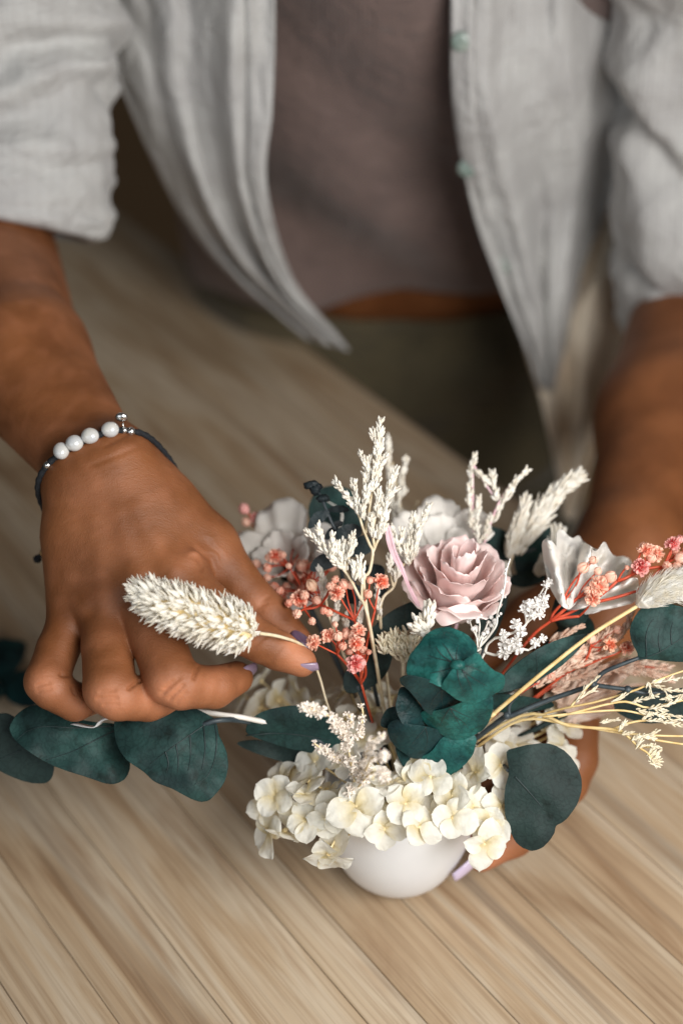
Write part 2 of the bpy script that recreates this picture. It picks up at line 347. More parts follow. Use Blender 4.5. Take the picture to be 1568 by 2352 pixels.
# ------------------------------------------------------------------ table
TD = Vector((-0.607, 0.795, 0)); TN = Vector((0.795, 0.607, 0))
def woodmat():
    m = bpy.data.materials.new('pale_wood'); m.use_nodes = True
    nt = m.node_tree; N = nt.nodes; K = nt.links; b = N['Principled BSDF']
    tc = N.new('ShaderNodeTexCoord'); oi = N.new('ShaderNodeObjectInfo')
    ofs = N.new('ShaderNodeVectorMath'); ofs.operation = 'MULTIPLY_ADD'
    cmb = N.new('ShaderNodeCombineXYZ')
    for i in range(3): K.new(oi.outputs['Random'], cmb.inputs[i])
    K.new(cmb.outputs[0], ofs.inputs[0]); ofs.inputs[1].default_value = (37, 11, 5); K.new(tc.outputs['Object'], ofs.inputs[2])
    def nz(scale, stretch, detail=4, dist=0.0):
        mp = N.new('ShaderNodeMapping'); mp.inputs['Scale'].default_value = stretch
        K.new(ofs.outputs[0], mp.inputs[0])
        n = N.new('ShaderNodeTexNoise'); n.inputs['Scale'].default_value = scale; n.inputs['Detail'].default_value = detail; n.inputs['Distortion'].default_value = dist
        K.new(mp.outputs[0], n.inputs['Vector']); return n.outputs['Fac']
    def ramp(src, stops):
        r = N.new('ShaderNodeValToRGB'); e = r.color_ramp.elements
        e[0].position, e[0].color = stops[0]; e[1].position, e[1].color = stops[-1]
        for p, c in stops[1:-1]: q = e.new(p); q.color = c
        K.new(src, r.inputs[0]); return r.outputs[0]
    def mix(a, c, fac, mode='MULTIPLY'):
        x = N.new('ShaderNodeMix'); x.data_type = 'RGBA'; x.blend_type = mode
        if isinstance(fac, float): x.inputs['Factor'].default_value = fac
        else: K.new(fac, x.inputs['Factor'])
        K.new(a, x.inputs['A'])
        if isinstance(c, tuple): x.inputs['B'].default_value = c
        else: K.new(c, x.inputs['B'])
        return x.outputs['Result']
    base = ramp(nz(5, (0.9, 7, 1), 8, 1.1), [(0.25, srgb(140, 112, 84)), (0.45, srgb(174, 151, 123)), (0.58, srgb(188, 171, 148)), (0.75, srgb(152, 122, 91))])
    fine = ramp(nz(16, (0.6, 34, 1), 8, 0.9), [(0.3, (0.66, 0.60, 0.54, 1)), (0.55, (1, 1, 1, 1)), (0.8, (1.0, 0.97, 0.92, 1))])
    c = mix(base, fine, 0.85)
    tone = N.new('ShaderNodeMapRange'); tone.inputs[3].default_value = 0.94; tone.inputs[4].default_value = 1.10
    K.new(oi.outputs['Random'], tone.inputs[0])
    hs = N.new('ShaderNodeHueSaturation'); K.new(tone.outputs[0], hs.inputs['Value']); K.new(c, hs.inputs['Color']); c = hs.outputs[0]
    dk = ramp(nz(3.2, (0.35, 16, 1), 3, 0.2), [(0.60, (0, 0, 0, 1)), (0.72, (1, 1, 1, 1))])
    c = mix(c, srgb(96, 88, 82), dk, 'MIX')
    dk.node.color_ramp.elements[1].color = (0.5, 0.5, 0.5, 1)
    K.new(c, b.inputs['Base Color']); b.inputs['Roughness'].default_value = 0.5
    bp = N.new('ShaderNodeBump'); bp.inputs['Strength'].default_value = 0.5; bp.inputs['Distance'].default_value = 0.0006
    K.new(nz(12, (0.5, 34, 1), 5, 0.3), bp.inputs['Height']); K.new(bp.outputs[0], b.inputs['Normal'])
    return m
M['wood'] = woodmat()
M['wood_edge'] = mat('table_frame_wood', srgb(120, 92, 66), 0.6, srgb(140, 110, 80), 30)
M['floor'] = mat('floor_wood', srgb(196, 158, 116), 0.6, srgb(208, 172, 130), 6, stretch=(1, 8, 1))
tr = random.Random(11)
E_EDGE = 0.556
rows = []; w = E_EDGE
while w > -0.16:
    q = tr.choice([0.022, 0.034, 0.042, 0.050]); rows.append((w-q, w)); w -= q
mid = TD*0.55 + TN*0.2
table = thing('wooden_table', 'pale wooden table top of narrow parallel planks', 'table', (mid.x, mid.y, -0.75))
ang = math.atan2(TD.y, TD.x)
t0, t1 = -0.42, 1.62
def plank_mesh(L, W):
    h, c, H = W/2, 0.0004, 0.022
    prof = [(-h, -H), (h, -H), (h, -c), (h-c, 0), (-h+c, 0), (-h, -c)]
    v = [(x, y, z) for x in (-L/2, L/2) for (y, z) in prof]
    f = [tuple(range(5, -1, -1)), tuple(range(6, 12))]
    for i in range(6): j = (i+1) % 6; f.append((i, j, 6+j, 6+i))
    return raw_mesh('plank', v, f, M['wood'], smooth=False)
cache = {}
for a, b in rows:
    W = round(b-a-0.0003, 5)
    if W not in cache: cache[W] = plank_mesh(t1-t0, W)
    c = TD*((t0+t1)/2) + TN*((a+b)/2)
    piece('plank', cache[W], Matrix.Translation((c.x, c.y, tr.uniform(-0.0003, 0.0003))) @ Matrix.Rotation(ang, 4, 'Z'), table)
def obox(acc, ta, tb, na, nb, za, zb):
    v = []
    for z in (za, zb):
        for t, n in ((ta, na), (tb, na), (tb, nb), (ta, nb)):
            p = TD*t+TN*n; v.append((p.x, p.y, z))
    acc.add(v, [(3, 2, 1, 0), (4, 5, 6, 7), (0, 1, 5, 4), (1, 2, 6, 5), (2, 3, 7, 6), (3, 0, 4, 7)])
ac = Acc(); obox(ac, t0+0.04, t1-0.04, -0.1, 0.53, -0.075, -0.0235); part('apron', ac, M['wood_edge'], table, smooth=False)
for t in (t0+0.08, t1-0.08):
    for n in (-0.08, 0.51):
        ac = Acc(); obox(ac, t-0.03, t+0.03, n-0.025, n+0.025, -0.75, -0.076); part('leg', ac, M['wood_edge'], table, smooth=False)
fl = bpy.data.objects.new('floor', raw_mesh('floor', [(-4, -3, -0.75), (4, -3, -0.75), (4, 5, -0.75), (-4, 5, -0.75)], [(0, 1, 2, 3)], M['floor'], False))
COL.objects.link(fl); fl['kind'] = 'structure'

# ------------------------------------------------------------------ bowl
BC = Vector((0.0285, 0.458, 0.0))
bowl = thing('bowl', 'small round white ceramic bowl holding the dried flowers', 'bowl', BC)
prof = [(0.0, 0.0025), (0.012, 0.0022), (0.0165, 0.0), (0.0195, 0.0004), (0.0240, 0.0035), (0.0290, 0.0095), (0.0332, 0.019), (0.0362, 0.031), (0.0376, 0.043), (0.0378, 0.054), (0.0372, 0.0635), (0.0362, 0.0655), (0.0350, 0.0635),
        (0.0352, 0.052), (0.0345, 0.04), (0.031, 0.024), (0.024, 0.011), (0.012, 0.006), (0.0, 0.0055)]
pr = catmull([(a, 0, b) for a, b in prof], 60)
ac = Acc(); ac.grid(56, 60, lambda u, v: BC+Vector((max(pr[round(v*59)].x, 0)*math.cos(u*2*math.pi*55/56), max(pr[round(v*59)].x, 0)*math.sin(u*2*math.pi*55/56), pr[round(v*59)].z)), closed=True)
part('bowl_body', ac, M['ceramic'], bowl)
BASE = BC + Vector((0, 0, 0.05))
# ------------------------------------------------------------------ implicit surfaces for the body
class Field:
    def __init__(s, lo, hi, h):
        s.lo = np.array(lo, float); s.h = h
        s.n = [int(math.ceil((hi[i]-lo[i])/h))+1 for i in range(3)]
        s.ax = [(s.lo[i]+np.arange(s.n[i])*h).astype(np.float32) for i in range(3)]
        s.F = np.full(s.n, 0.02, np.float32)
    def new(s): return np.full(s.n, 0.02, np.float32)
    def cone(s, A, a, b, ra, rb, k):
        a = np.array(a, float); b = np.array(b, float); m = max(ra, rb)+0.014
        i0 = [max(0, int((min(a[i], b[i])-m-s.lo[i])/s.h)) for i in range(3)]
        i1 = [min(s.n[i], int((max(a[i], b[i])+m-s.lo[i])/s.h)+2) for i in range(3)]
        if any(i1[i] <= i0[i] for i in range(3)): return
        x, y, z = np.meshgrid(*[s.ax[i][i0[i]:i1[i]] for i in range(3)], indexing='ij', sparse=True)
        ab = b-a; L2 = float(ab @ ab)+1e-12
        t = np.clip(((x-a[0])*ab[0]+(y-a[1])*ab[1]+(z-a[2])*ab[2])/L2, 0, 1)
        d = np.sqrt((x-a[0]-t*ab[0])**2+(y-a[1]-t*ab[1])**2+(z-a[2]-t*ab[2])**2)-(ra+(rb-ra)*t)
        sl = tuple(slice(i0[i], i1[i]) for i in range(3))
        A[sl] = smin(A[sl], d.astype(np.float32), k)
def smin(a, b, k):
    h = np.maximum(k-np.abs(a-b), 0)/k
    return np.minimum(a, b)-h*h*k*0.25
def surface_nets(F, lo, h):
    ins = F < 0
    nx, ny, nz = F.shape
    cnt = np.zeros((nx-1, ny-1, nz-1), np.int8)
    for dx in (0, 1):
        for dy in (0, 1):
            for dz in (0, 1): cnt += ins[dx:nx-1+dx, dy:ny-1+dy, dz:nz-1+dz]
    act = np.argwhere((cnt > 0) & (cnt < 8))
    idx = np.full((nx-1, ny-1, nz-1), -1, np.int64); idx[tuple(act.T)] = np.arange(len(act))
    C = {}
    for dx in (0, 1):
        for dy in (0, 1):
            for dz in (0, 1): C[dx, dy, dz] = F[act[:, 0]+dx, act[:, 1]+dy, act[:, 2]+dz]
    S = np.zeros((len(act), 3)); W = np.zeros(len(act))
    cs = list(C)
    for p in cs:
        for q in cs:
            if p < q and sum(abs(p[i]-q[i]) for i in range(3)) == 1:
                a, b = C[p], C[q]; m = (a < 0) != (b < 0)
                t = np.where(m, a/np.where(m, a-b, 1), 0)
                pos = np.array(p)[None]+t[:, None]*(np.array(q)-np.array(p))[None]
                S += pos*m[:, None]; W += m
    V = lo+(act+S/W[:, None])*h
    Q = []
    for ax in range(3):
        o1, o2 = (ax+1) % 3, (ax+2) % 3
        sl0 = [slice(1, -1)]*3; sl1 = [slice(1, -1)]*3
        sl0[ax] = slice(0, -1); sl1[ax] = slice(1, None)
        a = ins[tuple(sl0)]; b = ins[tuple(sl1)]
        for flag in (0, 1):
            e = np.argwhere(a & ~b) if flag == 0 else np.argwhere(~a & b)
            if len(e) == 0: continue
            off = np.array([1, 1, 1]); off[ax] = 0; e = e+off
            cells = []
            for (d1, d2) in ((-1, -1), (0, -1), (0, 0), (-1, 0)):
                c = e.copy(); c[:, o1] += d1; c[:, o2] += d2; cells.append(idx[tuple(c.T)])
            q = np.stack(cells, 1)
            if flag: q = q[:, ::-1]
            Q.append(q)
    return V, np.concatenate(Q)
def vert_normals(V, Q):
    n = np.cross(V[Q[:, 2]]-V[Q[:, 0]], V[Q[:, 3]]-V[Q[:, 1]])
    N = np.zeros_like(V)
    for i in range(4): np.add.at(N, Q[:, i], n)
    return N/np.maximum(np.linalg.norm(N, axis=1), 1e-12)[:, None]
def lap(V, Q, it, w=0.5):
    E = np.concatenate([Q[:, [0, 1]], Q[:, [1, 2]], Q[:, [2, 3]], Q[:, [3, 0]]])
    cnt = np.bincount(E.ravel(), minlength=len(V))[:, None]
    for _ in range(it):
        S = np.zeros_like(V)
        np.add.at(S, E[:, 0], V[E[:, 1]]); np.add.at(S, E[:, 1], V[E[:, 0]])
        V = V*(1-w)+w*S/cnt
    return V
def build_arm(P, palm, fingers, h, kf=0.0035, kw=0.0055):
    """palm: [(a,b,ra,rb,k)], fingers: [[(p,r),...],...] as lists of joints"""
    pts = [q for c in palm for q in c[:2]]+[q for f in fingers for q, _ in f]
    lo = [min(p[i] for p in pts)-0.06 for i in range(3)]; hi = [max(p[i] for p in pts)+0.06 for i in range(3)]
    fd = Field(lo, hi, h)
    Fp = fd.F
    for a, b, ra, rb, k in palm: fd.cone(Fp, a, b, ra, rb, k)
    Ff = fd.new()
    for f in fingers:
        G = fd.new()
        for (a, ra), (b, rb) in zip(f[:-1], f[1:]): fd.cone(G, a, b, ra, rb, kf)
        Ff = smin(Ff, G, 0.0016)
    F = smin(Fp, Ff, kw)
    return surface_nets(F, fd.lo, h)

# ---- right arm of the person (left of the bowl), hand pinching the grass stem
z1 = lambda x, y, d: pz(Z1, x, y, d)
W_u, W_r = z1(378, 480, 0.671), z1(538, 396, 0.671)
E_R = at(-48, 560, 0.86); Mid_R = at(42, 828, 0.742)
side = (W_r-W_u).normalized()
palm = [
    (E_R, Mid_R, 0.045, 0.0345, 0.02),
    (Mid_R+side*0.009, W_r, 0.0270, 0.0128, 0.014), (Mid_R-side*0.009, W_u, 0.0270, 0.0128, 0.014),
    (W_u, W_r, 0.0130, 0.0130, 0.014),
    (z1(372, 560, 0.671), z1(345, 1090, 0.6665), 0.0140, 0.0108, 0.014),
    (z1(345, 760, 0.672), z1(345, 1000, 0.670), 0.0150, 0.0110, 0.012),
    (z1(420, 520, 0.672), z1(485, 1055, 0.660), 0.0150, 0.0125, 0.014),
    (z1(460, 500, 0.672), z1(640, 1000, 0.6560), 0.0150, 0.0132, 0.014),
    (z1(525, 470, 0.671), z1(800, 940, 0.6575), 0.0145, 0.0138, 0.014),
    (z1(545, 455, 0.672), z1(700, 620, 0.677), 0.0140, 0.0175, 0.014),
    (z1(690, 620, 0.677), z1(950, 795, 0.677), 0.0185, 0.0150, 0.016),
    (z1(480, 700, 0.676), z1(600, 900, 0.674), 0.02, 0.018, 0.012),
    (z1(730, 800, 0.676), z1(860, 850, 0.676), 0.013, 0.010, 0.012),
]
fingers = [
    [(z1(940, 790, 0.677), .0142), (z1(1150, 1035, 0.674), .0108), (z1(1235, 1110, 0.672), .0102), (z1(1375, 1245, 0.668), .0072)],      # thumb
    [(z1(800, 940, 0.6570), .0135), (z1(960, 1085, 0.648), .0119), (z1(1110, 1185, 0.641), .0105), (z1(1200, 1235, 0.640), .0093), (z1(1280, 1275, 0.641), .0088), (z1(1385, 1328, 0.643), .0068)],
    [(z1(640, 1000, 0.6560), .0130), (z1(715, 1200, 0.644), .0121), (z1(785, 1400, 0.633), .0121), (z1(832, 1430, 0.632), .0112), (z1(910, 1440, 0.637), .0096), (z1(985, 1442, 0.643), .0096), (z1(1085, 1400, 0.655), .0078)],
    [(z1(485, 1055, 0.660), .0123), (z1(492, 1260, 0.646), .0115), (z1(505, 1448, 0.633), .0119), (z1(545, 1482, 0.632), .0110), (z1(620, 1495, 0.637), .0097), (z1(680, 1500, 0.643), .0097), (z1(780, 1490, 0.656), .0080)],
    [(z1(345, 1090, 0.6665), .0108), (z1(265, 1270, 0.654), .0098), (z1(215, 1415, 0.6430), .0101), (z1(243, 1450, 0.642), .0095), (z1(290, 1482, 0.645), .0086), (z1(345, 1510, 0.649), .0087), (z1(430, 1495, 0.662), .0072)],
]
fingers = [fingers[0]]+[[(a_, r_) for i_, (a_, r_) in enumerate(f_)] for f_ in fingers[1:]]
VR, QR = build_arm(None, palm, fingers, 0.00092, 0.0016, 0.0055)
VR = lap(VR, QR, 3, 0.4)
NR = vert_normals(VR, QR)
# skin folds by the thumb web, knuckle creases and tendons
def cam_xy(V):
    q = V-np.array(CAM); d = q @ np.array(FWD)
    return 784+(q @ np.array(RIGHT))/d/KPX, 1176-(q @ np.array(UP))/d/KPX, d
def crop1(V):
    x, y, d = cam_xy(V); return x*2, (y-857.5)*2, d
cx_, cy_, cd_ = crop1(VR)
facing = np.clip(-(NR @ np.array(FWD))*2.0, 0, 1)
disp = np.zeros(len(VR))
def fold(cx, cy, R, width, a0, a1, depth):
    """arc-shaped crease of radius R about (cx,cy)"""
    global disp
    wob = np.sin(cx_*.045+R)*7+np.sin(cy_*.06+cx_*.03)*5
    rr = np.hypot((cx_-cx)*.9, cy_-cy)-R+wob; an = np.degrees(np.arctan2(cy_-cy, cx_-cx))
    fade = np.clip((an-a0)/12, 0, 1)*np.clip((a1-an)/12, 0, 1)
    disp -= depth*np.exp(-(rr/width)**2)*fade*facing
    disp += depth*0.7*np.exp(-((rr-width*1.9)/(width*1.1))**2)*fade*facing
for R, a0, a1, dp in ((60, -100, 0, .0007), (104, -85, -5, .0006), (150, -70, -12, .0004)):
    fold(868, 915, R, 12, a0, a1, dp)
disp += .0022*np.exp(-((cx_-885)**2/44**2+(cy_-845)**2/34**2))*facing
def line(x0, y0, x1, y1, width, depth):
    global disp
    dx, dy = x1-x0, y1-y0; L = math.hypot(dx, dy)
    t = ((cx_-x0)*dx+(cy_-y0)*dy)/L/L; r = ((cx_-x0)*dy-(cy_-y0)*dx)/L
    fade = np.clip(t/0.15+0.2, 0, 1)*np.clip((1-t)/0.15+0.2, 0, 1)*((t > -0.05) & (t < 1.05))
    disp -= depth*np.exp(-(r/width)**2)*fade*facing
for a in ((350, 1392, 270, 1382, 8, .0018), (345, 1480, 330, 1440, 8, .0008), (650, 1405, 585, 1455, 8, .0019), (915, 1335, 890, 1410, 8, .0018), (1015, 1320, 1060, 1345, 8, .0010),
          (735, 1480, 830, 1395, 9, .0009), (770, 1505, 850, 1425, 9, .0009), (750, 1455, 800, 1405, 8, .0006), (800, 1520, 862, 1460, 8, .0006), (440, 1495, 545, 1490, 9, .0008), (450, 1465, 535, 1455, 8, .0006), (470, 1525, 550, 1520, 8, .0006), (160, 1440, 235, 1420, 9, .0007), (165, 1465, 240, 1450, 8, .0006), (1090, 1130, 1160, 1215, 8, .0005), (1110, 1115, 1180, 1200, 8, .0005), (1075, 1145, 1140, 1230, 8, .0004),
          (1150, 1270, 1240, 1190, 8, .0004), (1235, 1330, 1300, 1250, 8, .0004), (1165, 1090, 1230, 1050, 8, .0006), (1185, 1060, 1240, 1020, 8, .0005), (1150, 1110, 1210, 1090, 8, .0004),
          (470, 340, 640, 250, 10, .0005), (400, 430, 650, 330, 12, .0004)):
    line(*a)
# tendons and knuckle mounds
for (x0, y0, x1, y1) in ((420, 620, 480, 1020), (520, 600, 630, 960), (600, 580, 770, 900)): line(x0, y0, x1, y1, 42, -.0007)
for (x, y, s, dp) in ((490, 1030, 62, .0016), (640, 965, 62, .0018), (790, 905, 62, .0016), (355, 1080, 55, .0012)):
    disp += dp*np.exp(-((cx_-x)**2+(cy_-y)**2)/s**2)*facing
for (x, y, s, dp) in ((565, 1040, 40, .0014), (715, 985, 40, .0016), (425, 1085, 36, .0012)):
    disp -= dp*np.exp(-((cx_-x)**2+(cy_-y)**2)/s**2)*facing
VR = VR+NR*disp[:, None]
bvhR = BVHTree.FromPolygons([tuple(p) for p in VR], [tuple(int(i) for i in q) for q in QR])

# ---- left arm of the person, hand cupped round the far side of the bowl
E_L = at(1640, 640, 0.965); Mid_L = at(1530, 960, 0.865); W_L = at(1445, 1270, 0.782)
palmL = [
    (E_L, Mid_L, 0.046, 0.040, 0.02), (Mid_L, W_L, 0.038, 0.0265, 0.02), (W_L, at(1420, 1350, 0.768), 0.0255, 0.024, 0.02),
    (at(1410, 1330, 0.770), at(1330, 1570, 0.744), 0.019, 0.0125, 0.016), (at(1405, 1330, 0.780), at(1300, 1560, 0.762), 0.020, 0.0125, 0.016),
    (at(1400, 1330, 0.790), at(1280, 1540, 0.778), 0.019, 0.012, 0.016), (at(1380, 1330, 0.772), at(1220, 1420, 0.770), 0.019, 0.013, 0.016),
]
fingersL = [
    [(at(1330, 1570, 0.744), .0125), (at(1322, 1745, 0.727), .0108), (at(1300, 1800, 0.722), .0105), (at(1180, 1925, 0.710), .0090), (at(1105, 1972, 0.706), .0070)],
    [(at(1300, 1560, 0.762), .0125), (at(1290, 1730, 0.745), .0105), (at(1160, 1850, 0.735), .0090), (at(1090, 1900, 0.728), .0072)],
    [(at(1280, 1540, 0.778), .0120), (at(1250, 1680, 0.766), .0100), (at(1140, 1790, 0.757), .0085), (at(1080, 1830, 0.75), .0070)],
    [(at(1220, 1420, 0.770), .0125), (at(1110, 1500, 0.760), .0105), (at(1010, 1580, 0.752), .0080)],
]
VL, QL = build_arm(None, palmL, fingersL, 0.0022, 0.004, 0.007)
VL = lap(VL, QL, 2, 0.4)

# ---- torso, shoulders and upper arms (under the clothes) and the bare midriff
TF = lambda z: 0.945-0.46*(z-0.03) if z > 0.03 else 0.945+0.02*(0.03-z)      # front of the torso at height z
def torso_grid(z0, z1, inset, nz_, fn=None, rear=True):
    nu = 72
    def f(u, v):
        z = z0+(z1-z0)*v; a = 0.158-inset+0.010*math.sin((z-0.02)*16); b = 0.105-inset
        th = 2*math.pi*u*(nu-1)/nu
        y = TF(z)+inset+b-b*math.cos(th); x = 0.045+a*math.sin(th)
        p = Vector((x, y, z))
        if fn: p = fn(p, th, v)
        return p
    ac = Acc(); ac.grid(nu, nz_, f, closed=True); return ac
body = Acc()
body.add(VR, QR); body.add(VL, QL)
tg = torso_grid(-0.16, 0.50, 0.024, 30, lambda p, th, v: p-Vector((0, 0.016*math.exp(-((p.z-0.035)/0.035)**2)*max(0, math.cos(th)), 0))); body.add(tg.v, tg.f)
for e, s in ((E_R, -1), (E_L, 1)):
    sh = Vector((0.045+s*0.17, 0.80, 0.50))
    body.tube(catmull([e+(e-sh)*0.02, e.lerp(sh, 0.5)+Vector((s*0.01, 0.01, 0)), sh, Vector((0.045+s*0.06, 0.80, 0.54))], 14), [0.030]*4+[0.034]*6+[0.045]*4, 18)
body.tube([Vector((0.045, 0.82, 0.46)), Vector((0.045, 0.80, 0.54)), Vector((0.045, 0.79, 0.60))], [0.10, 0.075, 0.055], 24)
person = thing('person', 'person in open pale linen shirt and taupe top arranging flowers with both hands', 'person', (0.045, 1.05, -0.75))
bo = part('body', body, M['skin'], person)
fl_ = np.zeros(len(body.v), np.float32)
for (x, y, s_, k_) in ((800, 1470, 95, .8), (510, 1510, 90, .8), (210, 1430, 80, .7), (1120, 1200, 80, .35), (1380, 1330, 90, .7), (1000, 1430, 90, .45), (700, 1510, 80, .45), (350, 1520, 70, .5), (1200, 1050, 70, .4), (880, 840, 60, .35), (640, 970, 60, .3), (490, 1040, 60, .3), (1360, 1240, 60, .6)):
    fl_[:len(VR)] += k_*np.exp(-((cx_-x)**2+(cy_-y)**2)/s_**2)
for i_ in range(len(VR)): fl_[i_] += 0.30*max(0.0, noise.noise(Vector(VR[i_])*42))+0.22*max(0.0, noise.noise(Vector(VR[i_])*130))
xl, yl, _d = cam_xy(VL)
fl_[len(VR):len(VR)+len(VL)] = .9*np.exp(-((xl-1110)**2+(yl-1960)**2)/70**2)
atr = bo.data.attributes.new('flush', 'FLOAT', 'POINT'); atr.data.foreach_set('value', np.clip(fl_, 0, 1))

def nail(tip, along, normal, L, W, mt):
    along = Vector(along).normalized(); normal = Vector(normal); normal = (normal-along*normal.dot(along)).normalized(); x = along.cross(normal)
    ac = Acc()
    def f(u, v):
        s = (u-0.5)*2; w = W/2*(1-0.55*max(0, v-0.55)**2/0.2025*0.55)*(1-0.25*max(0, 0.2-v)/0.2)
        a = s*1.05
        return Vector(tip)+along*(v-0.35)*L*(1-0.10*s*s)+x*math.sin(a)*w/0.87+normal*(math.cos(a)-1)*W*0.42+normal*(-0.05*L*(v-0.4)**2*4)
    ac.grid(9, 10, f)
    return part('fingernail', ac, mt, bo, solid=0.0006)
ix = (z1(1385, 1328, 0.643)-z1(1280, 1275, 0.641))
nail(z1(1392, 1368, 0.6390), RIGHT*1.0+UP*0.03+FWD*0.05, -UP*1.0-FWD*0.55, 0.0108, 0.0086, M['nail'])
tx = (z1(1375, 1245, 0.668)-z1(1235, 1110, 0.672))
nail(z1(1392, 1196, 0.664), tx, UP*0.75+RIGHT*0.75-FWD*0.3, 0.0125, 0.0115, M['nail_dark'])
nail(z1(1136, 1392, 0.654), (z1(1085, 1400, 0.655)-z1(985, 1442, 0.643)), RIGHT*1.0-UP*0.6-FWD*0.1, 0.0115, 0.0105, M['nail'])
nail(at(1085, 1992, 0.699), at(1105, 1972, 0.706)-at(1180, 1925, 0.710)-UP*0.006, -UP*0.9-FWD*0.5+RIGHT*0.2, 0.017, 0.0115, M['nail_lilac'])

# ------------------------------------------------------------------ clothes
def teefn(p, th, v):
    front = max(0, math.cos(th))
    k = 0.006*math.sin((p.x*0.8+p.z)*34+2*n3(p, 7))+0.009*n3(p, 11, 3)+0.004*n3(p, 26, 9)
    # sagging folds: diagonal from upper left to lower right
    k += 0.010*math.sin((p.x*0.9+p.z*0.95)*42+1.0)*front
    hem = max(0, 1-v*14)
    return p-Vector((0, 1, 0.2))*k*front - Vector((0, 0, 1))*0.034*hem*math.sin(th)**2*0 - Vector((0, 1, 0))*0.006*hem*front
top_ = torso_grid(0.066, 0.49, -0.004, 60, lambda p, th, v: teefn(p-Vector((0, 0, (1-v)**6*(0.034*max(0, math.sin(-th))+0.004*math.sin(th*3)))), th, v))
part('tank_top', top_, M['tee'], person, solid=0.002)
tro = Acc()
def trf(u, v):
    th = 2*math.pi*u*63/64; z = 0.030-0.012*max(0, math.sin(th*1.0))-0.26*v
    a = 0.160+0.02*v+0.006*n3((math.sin(th)*3, v*6, math.cos(th)*3)); b = 0.105+0.02*v
    return Vector((0.045+a*math.sin(th), TF(z)+0.105-b*math.cos(th)+0.006*math.sin(v*16+th*2)+0.012*n3((th*2, v*5, 1)), z+0.012*math.sin(th*2)*0))
tro.grid(64, 24, trf, closed=True)
for s in (-1, 1):
    tro.tube(catmull([(0.045+s*0.085, 1.055, -0.16), (0.045+s*0.09, 1.05, -0.4), (0.045+s*0.095, 1.07, -0.745)], 14), [0.098-0.003*i for i in range(14)], 28)
part('trousers', tro, M['trousers'], person)

def cloth(rows, nu, nv, folds, seed, amp=1.0):
    """rows: lists of (px,py,d) from top to bottom, columns from one edge to the other"""
    R = [catmull([Vector(q) for q in r], nu) for r in rows]
    Cc = [catmull([R[j][i] for j in range(len(R))], nv) for i in range(nu)]
    ac = Acc()
    def f(u, v):
        i, j = round(u*(nu-1)), round(v*(nv-1)); q = Cc[i][j]
        d = q.z+amp*folds(u, v)+0.004*noise.noise(Vector((u*5+seed, v*7, 0)))+0.0022*noise.noise(Vector((u*14+seed, v*16, 4)))
        return at(q.x, q.y, d)
    ac.grid(nu, nv, f); return ac
def rowlr(l, r, n, bulge=0.0):
    return [tuple(l[k]+(r[k]-l[k])*i/(n-1)-(bulge*math.sin(math.pi*i/(n-1)) if k == 2 else 0) for k in range(3)) for i in range(n)]
def lf(u, v):
    s = u+0.07*math.sin(v*4.2)+0.05*noise.noise(Vector((u*2.5, v*3, 5)))
    am = 0.6+0.7*noise.noise(Vector((u*3, v*2.4, 1)))
    return -0.013*am*math.sin(s*17+0.6)-0.005*math.sin(s*31+v*5)*am+(-0.009 if 0.85 < u else 0)+0.012*noise.noise(Vector((u*3.2, v*3.0, 9)))
left_rows = [rowlr((150, -260, .85), (622, -260, .775), 6, .02), rowlr((222, 10, .87), (630, 10, .80), 6, .02), rowlr((285, 215, .89), (626, 230, .83), 6, .015),
             rowlr((405, 470, .94), (612, 430, .87), 6, .01), rowlr((520, 620, .97), (670, 640, .93), 6, .005), rowlr((640, 725, .985), (775, 770, .965), 6, 0), rowlr((700, 775, .99), (800, 805, .97), 6, 0)]
def rf(u, v):
    s = u+0.08*math.sin(v*4+1)+0.06*noise.noise(Vector((u*2.5, v*3, 25)))
    am = 0.6+0.7*noise.noise(Vector((u*3, v*2.4, 31)))
    return -0.013*am*math.sin(s*15+3.6)-0.005*math.sin(s*29-v*4)*am+(-0.008 if u < 0.12 else 0)+0.012*noise.noise(Vector((u*3.2, v*3.0, 39)))
right_rows = [rowlr((1040, -260, .775), (1470, -260, .86), 6, .02), rowlr((1036, 20, .80), (1450, 20, .87), 6, .02), rowlr((1042, 250, .83), (1446, 250, .90), 6, .02),
              rowlr((1085, 470, .88), (1400, 450, .955), 6, .015), rowlr((1140, 630, .925), (1335, 620, .975), 6, .01), rowlr((1200, 780, .96), (1300, 780, .985), 6, .005), rowlr((1240, 890, .985), (1268, 900, .99), 6, 0)]
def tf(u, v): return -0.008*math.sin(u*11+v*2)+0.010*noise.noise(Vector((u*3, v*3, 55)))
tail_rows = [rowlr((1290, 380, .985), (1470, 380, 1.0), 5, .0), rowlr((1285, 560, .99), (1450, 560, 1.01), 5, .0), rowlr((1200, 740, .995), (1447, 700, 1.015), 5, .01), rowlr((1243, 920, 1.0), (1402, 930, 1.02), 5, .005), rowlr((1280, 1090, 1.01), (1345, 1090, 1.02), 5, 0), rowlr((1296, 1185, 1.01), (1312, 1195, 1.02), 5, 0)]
sh = Acc()
for a in (cloth(left_rows, 96, 80, lf, 3), cloth(right_rows, 96, 90, rf, 8)): sh.add(a.v, a.f)
